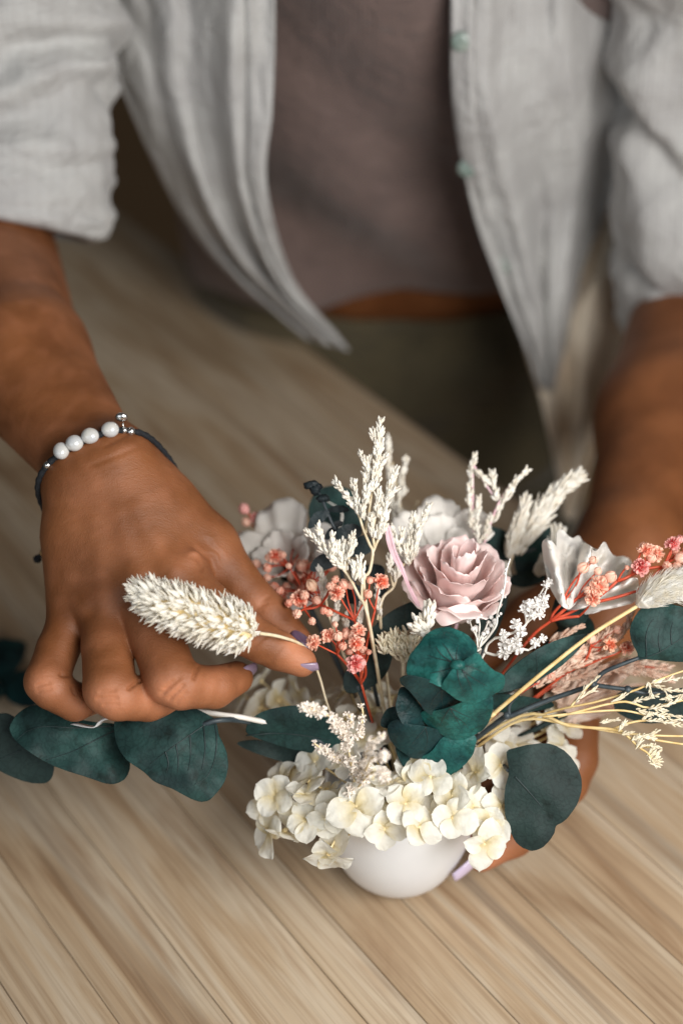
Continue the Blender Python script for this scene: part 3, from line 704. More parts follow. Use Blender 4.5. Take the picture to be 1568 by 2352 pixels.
# back of the shirt, behind the torso
bk = Acc()
def bkf(u, v):
    th = math.pi*(0.62+0.76*u); z = 0.50-0.50*v
    return Vector((0.045+0.19*math.sin(th), TF(max(z, 0.0))+0.11-0.135*math.cos(th)+0.006*math.sin(u*50), z))
bk.grid(48, 20, bkf); sh.add(bk.v, bk.f)
shirt = part('shirt', sh, M['linen'], person, solid=0.0014)
tl = cloth(tail_rows, 50, 80, tf, 12); part('shirt_tail', tl, M['linen_glow'], shirt, solid=0.0014)
def sleeve(path, rad, seed, ringamp):
    pts = catmull(path, 70); n = len(pts); ac = Acc(); nu = 84
    t0 = (pts[1]-pts[0]).normalized(); a = RIGHT-t0*RIGHT.dot(t0); a.normalize()
    R = catmull([(r, 0, 0) for r in rad], n)
    fr = []
    for i in range(n):
        t = (pts[min(i+1, n-1)]-pts[max(i-1, 0)]).normalized(); a = (a-t*a.dot(t)).normalized(); fr.append((a.copy(), t.cross(a)))
    def f(u, v):
        i = round(v*(n-1)); th = 2*math.pi*u*(nu-1)/nu
        q = Vector((math.cos(th)*1.6, math.sin(th)*1.6, v*6))
        k = ringamp*(0.006*math.sin(v*30+3.0*math.sin(th+seed)+4*noise.noise(q*0.7+Vector((seed, 0, 0))))+0.010*noise.noise(q+Vector((seed, 2, 1)))+0.005*noise.noise(q*2.6+Vector((0, seed, 0))))
        r = R[i].x+k
        return pts[i]+(fr[i][0]*math.cos(th)+fr[i][1]*math.sin(th))*r
    ac.grid(nu, n, f, closed=True)
    return ac, pts, fr, R
def cuff(acpts, seed, i0, i1, extra, tuck):
    ac0, pts, fr, R = acpts; nu = 84; ac = Acc(); nn = i1-i0
    def f(u, v):
        i = min(len(pts)-1, i0+round(v*nn)); th = 2*math.pi*u*(nu-1)/nu
        q = Vector((math.cos(th)*1.6, math.sin(th)*1.6, v*3+seed))
        r = R[i].x+extra*math.sin(math.pi*min(1, max(0, v)))**0.45+0.006*noise.noise(q)+0.003*noise.noise(q*3)-(tuck if v in (0.0, 1.0) else 0)
        sl = 0.010*math.sin(th+seed)*v
        return pts[i]+(fr[i][0]*math.cos(th)+fr[i][1]*math.sin(th))*r+(pts[-1]-pts[-2]).normalized()*sl
    ac.grid(nu, max(nn+1, 8), f, closed=True); return ac
s1 = sleeve([at(40, -420, .77), at(28, -150, .80), at(15, 100, .825), at(0, 320, .838), at(5, 515, .848)], [.062, .064, .065, .061, .0565], 1.0, 0.9)
part('sleeve', s1[0], M['linen'], shirt, solid=0.0014)
part('rolled_cuff', cuff(s1, 2.0, 54, 69, 0.006, 0.004), M['linen'], shirt, solid=0.0014)
s2 = sleeve([at(1600, -420, .78), at(1625, -100, .82), at(1650, 200, .865), at(1640, 470, .91), at(1648, 680, .955)], [.056, .057, .060, .063, .061], 4.0, 1.0)
part('sleeve', s2[0], M['linen'], shirt, solid=0.0014)
part('rolled_cuff', cuff(s2, 5.0, 56, 69, 0.005, 0.004), M['linen'], shirt, solid=0.0014)
bvhS = BVHTree.FromPolygons([tuple(p) for p in sh.v], sh.f)
for (x, y) in ((1058, 95), (1072, 385), (1160, 605)):
    dr = (at(x, y, 1)-CAM).normalized(); hit = bvhS.ray_cast(CAM, dr)
    p = hit[0] if hit[0] else at(x, y, .83)
    nrm = -dr
    ac = Acc(); Mx = frame_m(p-dr*0.0025, nrm-UP*0.3)
    ac.ball((0, 0, 0), 0.0058, 16, 8, (1, 1, 0.28)); ac.v = [tuple(Mx @ Vector(q)) for q in ac.v]
    part('button', ac, M['button'], shirt)

# ------------------------------------------------------------------ bracelet
def on_hand(x, y, lift):
    dr = (at(x, y, 1)-CAM).normalized(); h = bvhR.ray_cast(CAM, dr)
    if h[0] is None: h = bvhR.find_nearest(at(x, y, 0.66))
    return h[0]+h[1]*lift, h[1]
br = thing('pearl_bracelet', 'black cord bracelet with four white pearls around the wrist', 'bracelet', z1(430, 300, 0.66))
A_, B_, C_ = (on_hand(x, y, 0)[0] for x, y in ((108, 1076), (209, 987), (318, 972)))
D_ = at(225, 1118, 0.694)
n1_ = (D_-A_).cross(C_-A_).normalized(); n2_ = (B_-A_).cross(C_-A_).normalized()
if n1_.dot(n2_) < 0: n2_ = -n2_
pn = (n1_*0.72+n2_*0.28).normalized(); wc = (W_u+W_r)/2; wc = wc-pn*(wc-A_).dot(pn)
ex = (C_-A_).normalized(); ey = pn.cross(ex); ringp = []
for k_ in range(140):
    th = 2*math.pi*k_/140; dv = ex*math.cos(th)+ey*math.sin(th)
    h_ = bvhR.ray_cast(wc+dv*0.075, -dv)
    if h_[0] is not None: ringp.append(h_[0]+dv*0.0011)
ringp = [(ringp[i-1]+ringp[i]*2+ringp[(i+1) % len(ringp)])/4 for i in range(len(ringp))]
ac = Acc(); ac.tube(ringp+ringp[:2], [0.00150+0.0002*math.sin(i*1.9) for i in range(len(ringp)+2)], 8)
ca = part('cord', ac, M['cord'], br)
for (x, y), sc in zip(((145, 1029), (175, 1005), (209, 985), (250, 972)), ((.92, 1.1, .9), (1, .98, .9), (1.02, .95, .9), (1, .93, .9))):
    p = min(ringp, key=lambda q_: abs(project(q_)[0]-x)+0.2*abs(project(q_)[1]-y)); p = p+(p-wc).normalized()*0.0014
    ac = Acc(); ac.ball((0, 0, 0), 0.0041, 20, 14, sc)
    ac.v = [tuple(Vector(q)*(1+0.05*n3(q, 260, x))+p) for q in ac.v]; part('pearl', ac, M['pearl'], br)
for x, y, r in ((108, 1074, .0014), (301, 967, .0016), (286, 966, .0013)):
    p = min(ringp, key=lambda q_: abs(project(q_)[0]-x)+0.2*abs(project(q_)[1]-y)); ac = Acc(); ac.ball(p, r*1.35, 12, 8); part('silver_bead', ac, M['silver'], br)
p = min(ringp, key=lambda q_: abs(project(q_)[0]-283)+0.2*abs(project(q_)[1]-962))
ac = Acc(); up = (at(275, 938, depth_of(p)-0.002)-p).normalized()*0.0052; p = p+up*0.2
ac.tube([p+up*0.1, p+up*0.45], 0.0006, 6); ac.ball(p+up, 0.0030, 14, 8, (1, .55, .8)); part('charm', ac, M['silver'], br)
ac = Acc(); e0 = at(123, 1250, 0.690); e1 = at(96, 1272, 0.692)
ac.tube(catmull([at(135, 1200, 0.695), e0, at(110, 1258, .69), e1, at(84, 1286, .694)], 14), 0.0012, 6); ac.ball(at(86, 1284, .694), 0.0022, 8, 6); part('tie_end', ac, M['cord'], br)
ac = Acc(); ac.ball(at(101, 1268, .69), 0.0022, 12, 8); part('gold_bead', ac, M['gold'], br)
# ------------------------------------------------------------------ plant builders
def surf_depth(d0, c, tx=0.0, ty=0.0, bowl=0.0, rip=0.0, seed=0.0, pleat=None):
    def f(x, y):
        dx, dy = (x-c[0])/100, (y-c[1])/100
        pl = 0.0
        if pleat:
            a, b = (x-pleat[0])/100, (y-pleat[1])/100; pl = pleat[2]*math.hypot(a, b)*(math.sin(math.atan2(b, a)*pleat[3]+seed)+.5*math.sin(math.atan2(b, a)*pleat[3]*2.3+seed*2)+.4*noise.noise(Vector((a*6, b*6, seed))))
        return pl+ d0+tx*dx+ty*dy+bowl*(dx*dx+dy*dy)+rip*noise.noise(Vector((dx*1.7+seed, dy*1.7, seed)))
    return f
def outline_sheet(outline, df, rings=9, n=72, rough=0.0, seed=0.0, center=None):
    o = catmull([(x, y, 0) for x, y in outline], n, closed=True)
    c = Vector((sum(p.x for p in o)/n, sum(p.y for p in o)/n, 0)) if center is None else Vector((*center, 0))
    ac = Acc(); v = [at(c.x, c.y, df(c.x, c.y))]; f = []
    for r in range(1, rings+1):
        k = (r/(rings-2))**0.85*0.97 if r <= rings-2 else (0.99 if r == rings-1 else 1.0)
        for i in range(n):
            p = c+(o[i]-c)*k
            if rough and r >= rings-1: p = p+(o[i]-c).normalized()*rough*noise.noise(Vector((o[i].x*0.09+seed, o[i].y*0.09, 0)))
            v.append(at(p.x, p.y, df(p.x, p.y)))
    for i in range(n):
        j = (i+1) % n
        f.append((0, 1+j, 1+i))
        for r in range(rings-1): f.append((1+r*n+i, 1+r*n+j, 1+(r+1)*n+j, 1+(r+1)*n+i))
    ac.add(v, f); return ac
def leaf(parent, z, outline, d0, mt, tx=0, ty=0, bowl=0.0, rip=0.003, seed=0.0, veins=(), name='leaf', label=None, thick=0.0005, vr=0.0004, vmat='vein', center=None, pleat=None):
    pts = [z(*q) if z else q for q in outline]
    n = len(pts); c = (sum(p[0] for p in pts)/n, sum(p[1] for p in pts)/n)
    df = surf_depth(d0, c, tx, ty, bowl, rip, seed, (*(z(pleat[0], pleat[1]) if z else pleat[:2]), pleat[2], pleat[3]) if pleat else None)
    o = part(name, outline_sheet(pts, df, rough=1.0, seed=seed, center=(z(*center) if z else center) if center else None), mt, parent, label=label, solid=thick)
    for w in veins:
        q = catmull([((z(*p) if z else p)+(0,)) for p in w], 22)
        ac = Acc(); ac.tube([at(p.x, p.y, df(p.x, p.y)-thick*0.5-0.0001) for p in q], [vr*(1-0.7*i/21) for i in range(22)], 5)
        part('vein', ac, M[vmat], o)
    return o
def stem(parent, pts, r0, r1=None, mt='euc_stem', n=26, sides=6, name='stem', wob=0.0):
    q = catmull(pts, n); r1 = r0 if r1 is None else r1
    if wob: q = [p+Vector((n3(p, 60, 1), n3(p, 60, 5), n3(p, 60, 9)))*wob for p in q]
    ac = Acc(); ac.tube(q, [r0+(r1-r0)*i/(n-1) for i in range(n)], sides)
    return part(name, ac, M[mt], parent)
def P3(z, lst, d=None):
    return [pz(z, q[0], q[1], q[2] if len(q) > 2 else d) if z else at(q[0], q[1], q[2] if len(q) > 2 else d) for q in lst]
def in_bowl(k=0): return BASE+Vector((rng.uniform(-.012, .012), rng.uniform(-.010, .012), -0.012))

def scale_add(ac, base, dirv, L, r, curl=0.3, sides=4):
    """small bract: a tapered bent grain"""
    dirv = dirv.normalized(); side = dirv.orthogonal().normalized()
    q = [base, base+dirv*L*0.45+side*L*curl*0.12, base+dirv*L*0.8+side*L*curl*0.2, base+dirv*L+side*L*curl*0.12]
    ac.tube(q, [r*0.5, r, r*0.75, r*0.12], sides, cap=False)
def spike(parent, pts, r0, r1, mt='bleach', step=0.0011, L=0.0036, gr=0.00062, seed=0, spread=0.55, name='floret_spike', per=3, core='bleach_stem'):
    rr = random.Random(seed); q = catmull(pts, max(8, int(sum((Vector(pts[i+1])-Vector(pts[i])).length for i in range(len(pts)-1))/step)))
    ac = Acc(); n = len(q)
    ac.tube(q, [max(0.0004, (r0+(r1-r0)*i/(n-1))*0.35) for i in range(n)], 5)
    for i in range(n):
        t = (q[min(i+1, n-1)]-q[max(i-1, 0)]).normalized(); R = r0+(r1-r0)*i/(n-1)
        a = t.orthogonal().normalized(); b = t.cross(a)
        for _ in range(per):
            th = rr.uniform(0, 2*math.pi); o = a*math.cos(th)+b*math.sin(th)
            scale_add(ac, q[i]+o*R*rr.uniform(0.1, 0.55)+t*rr.uniform(-step, step), t+o*rr.uniform(0.2, 1)*spread, L*rr.uniform(.65, 1.15), gr*rr.uniform(.75, 1.25))
    return part(name, ac, M[mt], parent)

def petal_acc(L=1.0, W=0.8, cup=0.25, tip=0.08, wave=0.05, seed=0, nu=9, nv=10, tipbend=-0.15):
    ac = Acc()
    def f(u, v):
        s = (u-0.5)*2
        w = W/2*max(0.0, math.sin(math.pi*min(1, (v*0.955+0.045))**1.12))**0.62
        y = L*v+L*tip*(1-abs(s))**1.5*max(0, v-0.6)/0.4
        zc = cup*(s*s)*w*1.2+tipbend*L*max(0, v-0.5)**2*2+wave*noise.noise(Vector((s*1.6+seed, v*2.2, seed)))
        return Vector((s*w, y, zc))
    ac.grid(nu, nv, f); return ac
HYD = [raw_mesh('hydrangea_petal', a.v, a.f, M['cream']) for a in (petal_acc(1, 1.05, .18, .04, .09, 1), petal_acc(1, .95, .26, .06, .12, 4), petal_acc(1, 1.12, .12, .02, .10, 8, tipbend=.10), petal_acc(1, 1.0, -.12, .05, .10, 12))]

def blossom_mesh(seed, mt, npet=34, ball=False):
    rr = random.Random(seed); ac = Acc()
    ac.ball((0, 0, -0.25), 0.42, 8, 6, (1, 1, 1.2))
    for k in range(npet):
        ph = k*2.399+rr.uniform(-.3, .3); th = math.acos(1-1.45*(k+.5)/npet)+rr.uniform(-.15, .15)
        d = Vector((math.sin(th)*math.cos(ph), math.sin(th)*math.sin(ph), math.cos(th)))
        Mx = frame_m(d*0.12-Vector((0, 0, .12)), d.cross(Vector((rr.uniform(-1, 1), rr.uniform(-1, 1), rr.uniform(-.3, .3)))), d, 1)
        L = rr.uniform(.72, 1.02) if not ball else rr.uniform(.6, .72); W = rr.uniform(.5, .8); sd = rr.uniform(0, 50)
        pa = Acc()
        def f(u, v):
            s = (u-.5)*2
            e = 1+0.20*noise.noise(Vector((s*4+sd, v*3, 0)))*v
            return Mx @ Vector((s*W/2*(v**.55)*(1 if v < .75 else 1-.35*(v-.75)/.25), L*v*e, (.22 if not ball else .45)*s*s*v+.16*noise.noise(Vector((s*3+sd, v*3, 2)))*v))
        pa.grid(6, 5, f); ac.add(pa.v, pa.f)
    return raw_mesh('blossom', ac.v, ac.f, mt)
def bud_mesh(seed, mt):
    rr = random.Random(seed); ac = Acc()
    ac.ball((0, 0, -.1), .62, 10, 7, (1, 1, 1.1)); 
    for k in range(6):
        a = k*math.pi/3
        ac2 = Acc()
        def f(u, v):
            s = (u-.5)*2; th = (0.95-v*0.85)*math.pi*0.62; ww = a+s*.62*(1-.4*v)
            r = .70+.05*math.sin(s*3+k)+.06*(k % 2)
            return Vector((r*math.sin(th)*math.cos(ww), r*math.sin(th)*math.sin(ww), r*math.cos(th)*1.08+.02*k))
        ac2.grid(5, 6, f); ac.add(ac2.v, ac2.f)
    return raw_mesh('bud', ac.v, ac.f, mt)
BL = {k: [blossom_mesh(i+j*7, M[k]) for i in range(4)] for j, k in enumerate(('coral', 'pink', 'peach'))}
BUD = {k: [bud_mesh(i, M[k]) for i in range(2)] for k in ('coral', 'pink', 'peach', 'white_gyp')}
WBL = [blossom_mesh(40+i, M['white_gyp'], 17) for i in range(3)]
CBL = [blossom_mesh(60+i, M['cream_spray'], 9) for i in range(3)]

def round_petal_flower(name, label, cat, center, axis, layers, mt, seed, stem_to=None, group=None, sq=1.0):
    """layers: (count, r_base, r_top, height, curl, halfwidth, z0)"""
    t = thing(name, label, cat, center, group); rr = random.Random(seed)
    Mx = frame_m(center, axis, RIGHT)
    for (cnt, rb, rt, hh, curl, hw, z0, ph0) in layers:
        for k in range(cnt):
            a0 = ph0+2*math.pi*k/cnt+rr.uniform(-.16, .16); sd = rr.uniform(0, 99); hk = hh*rr.uniform(.9, 1.1); rk = rt*rr.uniform(.93, 1.07); ck = curl*rr.uniform(.6, 1.3)
            ac = Acc(); tw = rr.uniform(-.10, .10)
            def f(u, v):
                s = (u-.5)*2
                edge = 1-0.16*abs(s)**3.0
                vv = v*edge
                wd = hw*(0.35+0.65*min(1, (v*1.5))**.8)*(1-.22*max(0, v-.75)/.25)
                r = rb+(rk-rb)*vv**0.75*(1+tw*s)
                zz = z0+hk*vv
                cu = max(0, vv-.62)/.38
                r += ck*cu*cu*rk; zz -= ck*cu*cu*hk*.45
                r += rk*.075*noise.noise(Vector((s*2.2+sd, v*2.5, 0)))*(.3+v)
                zz += hk*.10*noise.noise(Vector((s*3.6+sd, v*2, 7)))*v+hk*.035*noise.noise(Vector((s*7+sd, 3, 7)))*v*v
                r += rk*.06*noise.noise(Vector((s*6+sd, 9, 2)))*v*v*v
                # a slight point in the middle of the outer edge
                zz += hk*.025*max(0, 1-abs(s)*3)*max(0, v-.8)/.2
                an = a0+s*wd
                return Mx @ Vector((r*math.cos(an), r*math.sin(an)*sq, zz))
            ac.grid(19, 15, f)
            part('petal', ac, mt, t, solid=0.00012)
    if stem_to is not None:
        c = Vector(center); stem(t, [c, c.lerp(stem_to, .5)+Vector((0, .004, 0)), stem_to], .0016, .0014, 'euc_stem')
        ac = Acc(); ac.tube([c-Vector(axis).normalized()*.006, c+Vector(axis).normalized()*.004], [.003, .0065], 12); part('calyx', ac, M['euc_dark'], t)
    return t
# ------------------------------------------------------------------ hydrangea round the rim
HC = BC+Vector((0.002, -0.002, 0.066)); HR = Vector((0.068, 0.055, 0.036))
def mound(px, py, fallback=0.685):
    o = CAM-HC; dr = at(px, py, 1)-CAM
    oo = Vector((o.x/HR.x, o.y/HR.y, o.z/HR.z)); dd = Vector((dr.x/HR.x, dr.y/HR.y, dr.z/HR.z))
    a, b, c = dd.dot(dd), oo.dot(dd), oo.dot(oo)-1
    disc = b*b-a*c
    t = (-b-math.sqrt(disc))/a if disc > 0 else -b/a
    p = CAM+dr*t; q = p-HC
    return p, Vector((q.x/HR.x**2, q.y/HR.y**2, q.z/HR.z**2)).normalized()
heads = {}
def head(key, label, px, py):
    p, n = mound(px, py); heads[key] = (thing('hydrangea', label, 'hydrangea', BASE, 'cream hydrangea heads round the bowl'), BASE+(p-BASE)*0.35)
    stem(heads[key][0], [BASE+Vector((0, 0, -.02)), BASE, heads[key][1]], .0016, .0012, 'cream_ctr', 10)
head('L', 'cream hydrangea spilling over the bowl rim below the cream sprig', 700, 1850)
head('F', 'cream hydrangea hanging over the bowl rim below the glossy teal leaves', 960, 1850)
head('R', 'cream hydrangea on bowl rim beside the dark heart-shaped leaf', 1120, 1800)
head('B', 'cream hydrangea behind the dark heart-shaped leaf, against the fingers', 1250, 1690)
hcount = 0
def floret(key, px, py, s=0.0108, jit=0.36, face=0.40, lift=None, roll=None, nv=None, dd=None):
    global hcount
    t, hub = heads[key]; p, n = mound(px, py)
    if dd: p = at(px, py, dd); n = (p-HC).normalized()
    p = p+n*(rng.uniform(-.006, .005) if lift is None else lift)
    nn = (n*(1-face)+(CAM-p).normalized()*face+Vector((rng.gauss(0, jit), rng.gauss(0, jit), rng.gauss(0, jit)))).normalized()
    if nv is not None: nn = (RIGHT*nv[0]+UP*nv[1]-FWD*nv[2]).normalized()
    ac = Acc(); ac.tube(catmull([hub, hub.lerp(p, .6)-nn*.004, p-nn*.001], 8), .00055, 5); ac.ball(p, .0013, 7, 5)
    fo = part('floret', ac, M['cream_ctr'], t)
    r0 = rng.uniform(0, 6.28) if roll is None else roll
    for k in range(4):
        a = r0+k*math.pi/2+rng.uniform(-.14, .14)
        base = Matrix.Rotation(a, 4, 'Z') @ Matrix.Rotation(rng.uniform(-.06, .30), 4, 'X')
        sc = s*rng.uniform(.85, 1.12)
        Mx = frame_m(p+nn*.0004*k, nn, UP) @ base @ Matrix.Diagonal((sc*rng.uniform(.92, 1.08), sc, sc, 1))
        piece('petal', HYD[rng.randrange(4)], Mx, fo)
    hcount += 1
F_ = floret
# florets that can be picked out in the picture
F_('R', 1141, 1768, .0128, 0, 0, .004, 0.1, (.15, .25, 1)); F_('R', 1106, 1935, .0120, 0, 0, .002, -.15, (.25, -.2, 1))
for px, py in ((1040, 1830), (985, 1790), (1035, 1880), (1085, 1850), (1150, 1850), (1090, 1780), (1120, 1900)): F_('R', px, py)
for px, py in ((830, 1862), (930, 1850), (880, 1905), (960, 1900), (900, 1800), (940, 1800), (800, 1810), (965, 1760), (860, 1790)): F_('F', px, py)
F_('F', 822, 1856, .0135, 0, 0, .003, .3, (-.1, .25, 1))
for px, py in ((709, 1794), (752, 1866), (650, 1832), (758, 1955), (700, 1890), (640, 1790), (720, 1745), (655, 1760), (800, 1750), (670, 1870)): F_('L', px, py)
F_('L', 645, 1900, .0120, 0, 0, .006, .6, (-.75, .1, .6)); F_('L', 762, 1952, .0125, 0, 0, .004, .2, (-.1, -.75, .55))
for px, py in ((1120, 1670), (1180, 1650), (1240, 1690), (1290, 1715), (1262, 1640), (1200, 1700), (1300, 1670), (1160, 1690), (1310, 1740), (1230, 1730)): F_('B', px, py, .0112)
for px, py in ((790, 1640), (850, 1620), (760, 1680), (830, 1680), (880, 1660), (1060, 1690), (1000, 1660)): F_('F', px, py, .0105, .3, .2, -.004)

head('S', 'shaded hydrangea behind the fingertips at the back left of the bowl', 700, 1640)
for px, py, dd in ((600, 1565, .728), (640, 1610, .722), (690, 1590, .722), (600, 1625, .724), (745, 1615, .715), (860, 1592, .700), (800, 1585, .705), (660, 1655, .716), (560, 1600, .73), (720, 1660, .708), (900, 1600, .70)): F_('S', px, py, .0120, .3, .3, 0, dd=dd)
for px, py in ((620, 1850), (660, 1905), (700, 1830), (740, 1880)): F_('L', px, py, .0098, .5)
for k_, px, py in (('F', 900, 1830), ('F', 960, 1850), ('F', 840, 1840), ('F', 930, 1790), ('R', 1040, 1850), ('R', 1090, 1820), ('R', 1120, 1860), ('L', 690, 1840), ('L', 730, 1800), ('L', 780, 1840), ('F', 860, 1880), ('R', 1060, 1780)): F_(k_, px, py, .0100, .5, .3, -.011)
# ------------------------------------------------------------------ pink rose
rc = at(1040, 1402, 0.676)
rax = Vector((0.09, 0.02, 1))
rose = round_petal_flower('pink_rose', 'pale pink preserved rose with layered petals above the teal leaves', 'rose', rc, rax,
    [(3, .001, .0060, .030, -.10, 1.5, .006, .3), (3, .002, .0110, .0325, .04, 1.2, .004, 1.3), (4, .004, .0155, .0320, .12, 1.10, .002, .2),
     (4, .006, .0190, .0290, .20, 1.05, .0, .95), (5, .008, .0212, .0225, .26, .95, -.001, .35)], M['rose'], 5, stem_to=BASE)
leaf(rose, ZR, [(110, 380), (125, 290), (145, 290), (170, 400), (215, 540), (265, 650), (310, 780), (360, 900), (420, 1010), (390, 1020), (320, 880), (260, 740), (180, 600), (130, 480)], 0.652, M['rose_bract'], rip=.003, seed=3, name='bract', thick=.0004,
     veins=[[(135, 310), (190, 520), (270, 720), (380, 980)]], vr=.0003, vmat='rose_bract', center=(240, 660))
leaf(rose, ZR, [(560, 1120), (600, 1070), (760, 1010), (900, 1005), (960, 1060), (1005, 1110), (990, 1140), (880, 1120), (780, 1160), (650, 1200), (590, 1180)], 0.650, M['rose'], ty=-.012, rip=.004, seed=6, name='petal', thick=.0003)

# ------------------------------------------------------------------ white flowers
wf = thing('white_lisianthus', 'wide white bell-shaped flower behind the red branching stems', 'flower', pz(ZB, 320, 920, .668))
leaf(wf, ZB, [(330, 930), (220, 800), (140, 600), (90, 250), (180, 205), (235, 300), (245, 130), (300, 105), (400, 190), (470, 165), (520, 235), (600, 300), (560, 600), (440, 880)], 0.664, M['white_petal'], tx=.006, ty=-.010, rip=.012, seed=2, name='petal', thick=.0003, pleat=(330, 950, .010, 9))
leaf(wf, ZB, [(340, 930), (430, 700), (470, 250), (540, 250), (650, 330), (740, 230), (790, 310), (850, 380), (960, 385), (1025, 460), (930, 640), (720, 810), (500, 930)], 0.670, M['white_petal'], tx=.004, ty=-.012, rip=.014, seed=7, name='petal', thick=.0003, pleat=(340, 950, .010, 8))
leaf(wf, ZB, [(400, 960), (580, 870), (800, 740), (1000, 620), (1085, 615), (1105, 700), (1080, 790), (1050, 865), (900, 910), (750, 940), (600, 985), (470, 990)], 0.662, M['white_petal'], tx=-.004, ty=.010, rip=.010, seed=11, name='petal', thick=.0003, pleat=(400, 980, .008, 10))
leaf(wf, ZB, [(320, 900), (250, 600), (300, 300), (450, 200), (640, 300), (860, 380), (980, 500), (900, 700), (600, 900)], 0.684, M['white_petal'], ty=-.010, rip=.014, seed=15, name='petal', thick=.0003, pleat=(330, 950, .010, 9))
stem(wf, [pz(ZB, 330, 930, .668), pz(ZB, 300, 1150, .680), BASE], .0022, .0016, 'euc_dark')
ac = Acc(); ac.tube(P3(ZB, [(320, 1130, .676), (350, 1000, .670), (400, 930, .667)]), [.003, .0075, .009], 12); part('calyx', ac, M['euc_dark'], wf)
round_petal_flower('white_flower', 'white ruffled flower behind the coral blossoms by the fingers', 'flower', at(672, 1318, .715), Vector((-.35, -.35, 1)),
    [(4, .002, .012, .020, .3, 1.0, .002, .2), (5, .003, .022, .024, .5, .8, 0, .6)], M['white_petal'], 12, stem_to=BASE)
round_petal_flower('white_flower', 'white ruffled flower half hidden behind the pink rose', 'flower', at(1000, 1290, .708), Vector((.1, -.2, 1)),
    [(4, .002, .012, .020, .3, 1.0, .002, .2), (5, .003, .019, .024, .45, .8, 0, .6)], M['white_petal'], 19, stem_to=BASE)

bf = thing('blush_flower', 'soft out-of-focus blush petals behind the straw grass and dark stem', 'flower', at(1330, 1620, .70))
for o, d, sd in (([(1270, 1600), (1300, 1560), (1350, 1535), (1400, 1530), (1440, 1545), (1420, 1575), (1360, 1600), (1300, 1620)], .694, 1), ([(1290, 1640), (1330, 1600), (1400, 1580), (1470, 1570), (1500, 1590), (1440, 1620), (1370, 1650), (1310, 1660)], .700, 2),
                 ([(1280, 1620), (1300, 1590), (1330, 1560), (1345, 1590), (1330, 1650), (1300, 1670)], .696, 3), ([(1340, 1560), (1400, 1520), (1450, 1510), (1470, 1530), (1430, 1560), (1380, 1580)], .704, 4)):
    leaf(bf, None, o, d, M['blush'], rip=.008, seed=sd+20, name='petal', thick=.0002, pleat=(1290, 1640, .006, 9))
stem(bf, [at(1300, 1640, .698), at(1200, 1690, .692), BASE], .0016, .0014, 'euc_dark')
# ------------------------------------------------------------------ eucalyptus
eh = thing('eucalyptus_tip', 'glossy teal eucalyptus shoot of overlapping round leaves leaning out of bowl', 'eucalyptus', BASE)
EG, ED = M['euc_gloss'], M['euc_deep']
leaf(eh, ZE, [(200, 1230), (240, 1100), (310, 1050), (400, 1060), (430, 1180), (300, 1260)], .654, ED, seed=1)
leaf(eh, ZE, [(350, 1450), (430, 1490), (560, 1560), (490, 1690), (455, 1765), (430, 1660), (380, 1560)], .655, ED, seed=2, tx=.02)
leaf(eh, ZE, [(590, 1560), (700, 1480), (820, 1340), (960, 1360), (1125, 1330), (1115, 1480), (1050, 1585), (950, 1680), (850, 1757), (780, 1715), (700, 1650)], .648, EG, ty=.008, bowl=.006, rip=.002, seed=3)
leaf(eh, ZE, [(280, 1220), (370, 1170), (460, 1210), (640, 1240), (830, 1300), (830, 1380), (740, 1470), (620, 1540), (520, 1552), (430, 1500), (330, 1420), (275, 1310)], .643, ED, ty=.010, bowl=.010, rip=.003, seed=4,
     veins=[[(640, 1250), (560, 1350), (480, 1450)], [(640, 1250), (660, 1360), (640, 1460)]], vr=.0003)
leaf(eh, ZE, [(395, 860), (360, 960), (350, 1060), (380, 1160), (440, 1235), (560, 1270), (660, 1260), (640, 1130), (560, 1000), (470, 880)], .640, ED, tx=.014, bowl=.01, rip=.003, seed=5)
leaf(eh, ZE, [(600, 1100), (760, 1080), (960, 1020), (1060, 960), (1180, 940), (1285, 930), (1297, 1060), (1270, 1170), (1200, 1270), (1080, 1340), (980, 1377), (860, 1350), (740, 1280), (640, 1210)], .636, EG, ty=.016, bowl=.008, rip=.003, seed=6,
     veins=[[(880, 1060), (930, 1150), (990, 1250)], [(880, 1060), (1000, 1120), (1130, 1180)], [(880, 1060), (820, 1150), (780, 1230)], [(930, 1150), (1000, 1190), (1060, 1260)]], vr=.00028)
leaf(eh, ZE, [(393, 765), (470, 740), (600, 760), (790, 820), (900, 880), (1000, 960), (1045, 1050), (960, 1100), (860, 1142), (760, 1142), (660, 1110), (580, 1010), (480, 890), (400, 820)], .630, ED, ty=.020, tx=.006, bowl=.006, rip=.003, seed=7,
     veins=[[(800, 880), (800, 980), (830, 1100)], [(800, 880), (720, 970), (680, 1070)]], vr=.0003)
leaf(eh, ZE, [(470, 745), (458, 650), (490, 540), (580, 430), (640, 350), (740, 285), (860, 272), (980, 305), (1080, 370), (1138, 460), (1130, 530), (1030, 600), (960, 640), (880, 740), (800, 850), (700, 815), (600, 782)], .6235, EG, ty=-.006, tx=-.002, bowl=.010, rip=.005, seed=8,
     veins=[[(950, 640), (870, 600), (740, 570), (660, 540)], [(950, 640), (900, 560), (850, 480), (800, 420)], [(950, 640), (940, 540), (960, 440)], [(950, 640), (820, 690), (680, 720)], [(900, 610), (800, 540), (740, 460)]], vr=.00032)
leaf(eh, ZE, [(930, 650), (1020, 590), (1145, 515), (1220, 605), (1310, 690), (1402, 740), (1405, 850), (1300, 930), (1180, 990), (1080, 1012), (950, 975), (850, 900), (795, 850), (850, 750)], .6200, EG, ty=.010, tx=.006, bowl=.010, rip=.005, seed=9,
     veins=[[(950, 640), (1040, 720), (1160, 800), (1250, 850)], [(950, 640), (960, 760), (1000, 880)], [(950, 640), (1090, 660), (1240, 730)], [(1000, 690), (1060, 800), (1100, 900)]], vr=.00032)
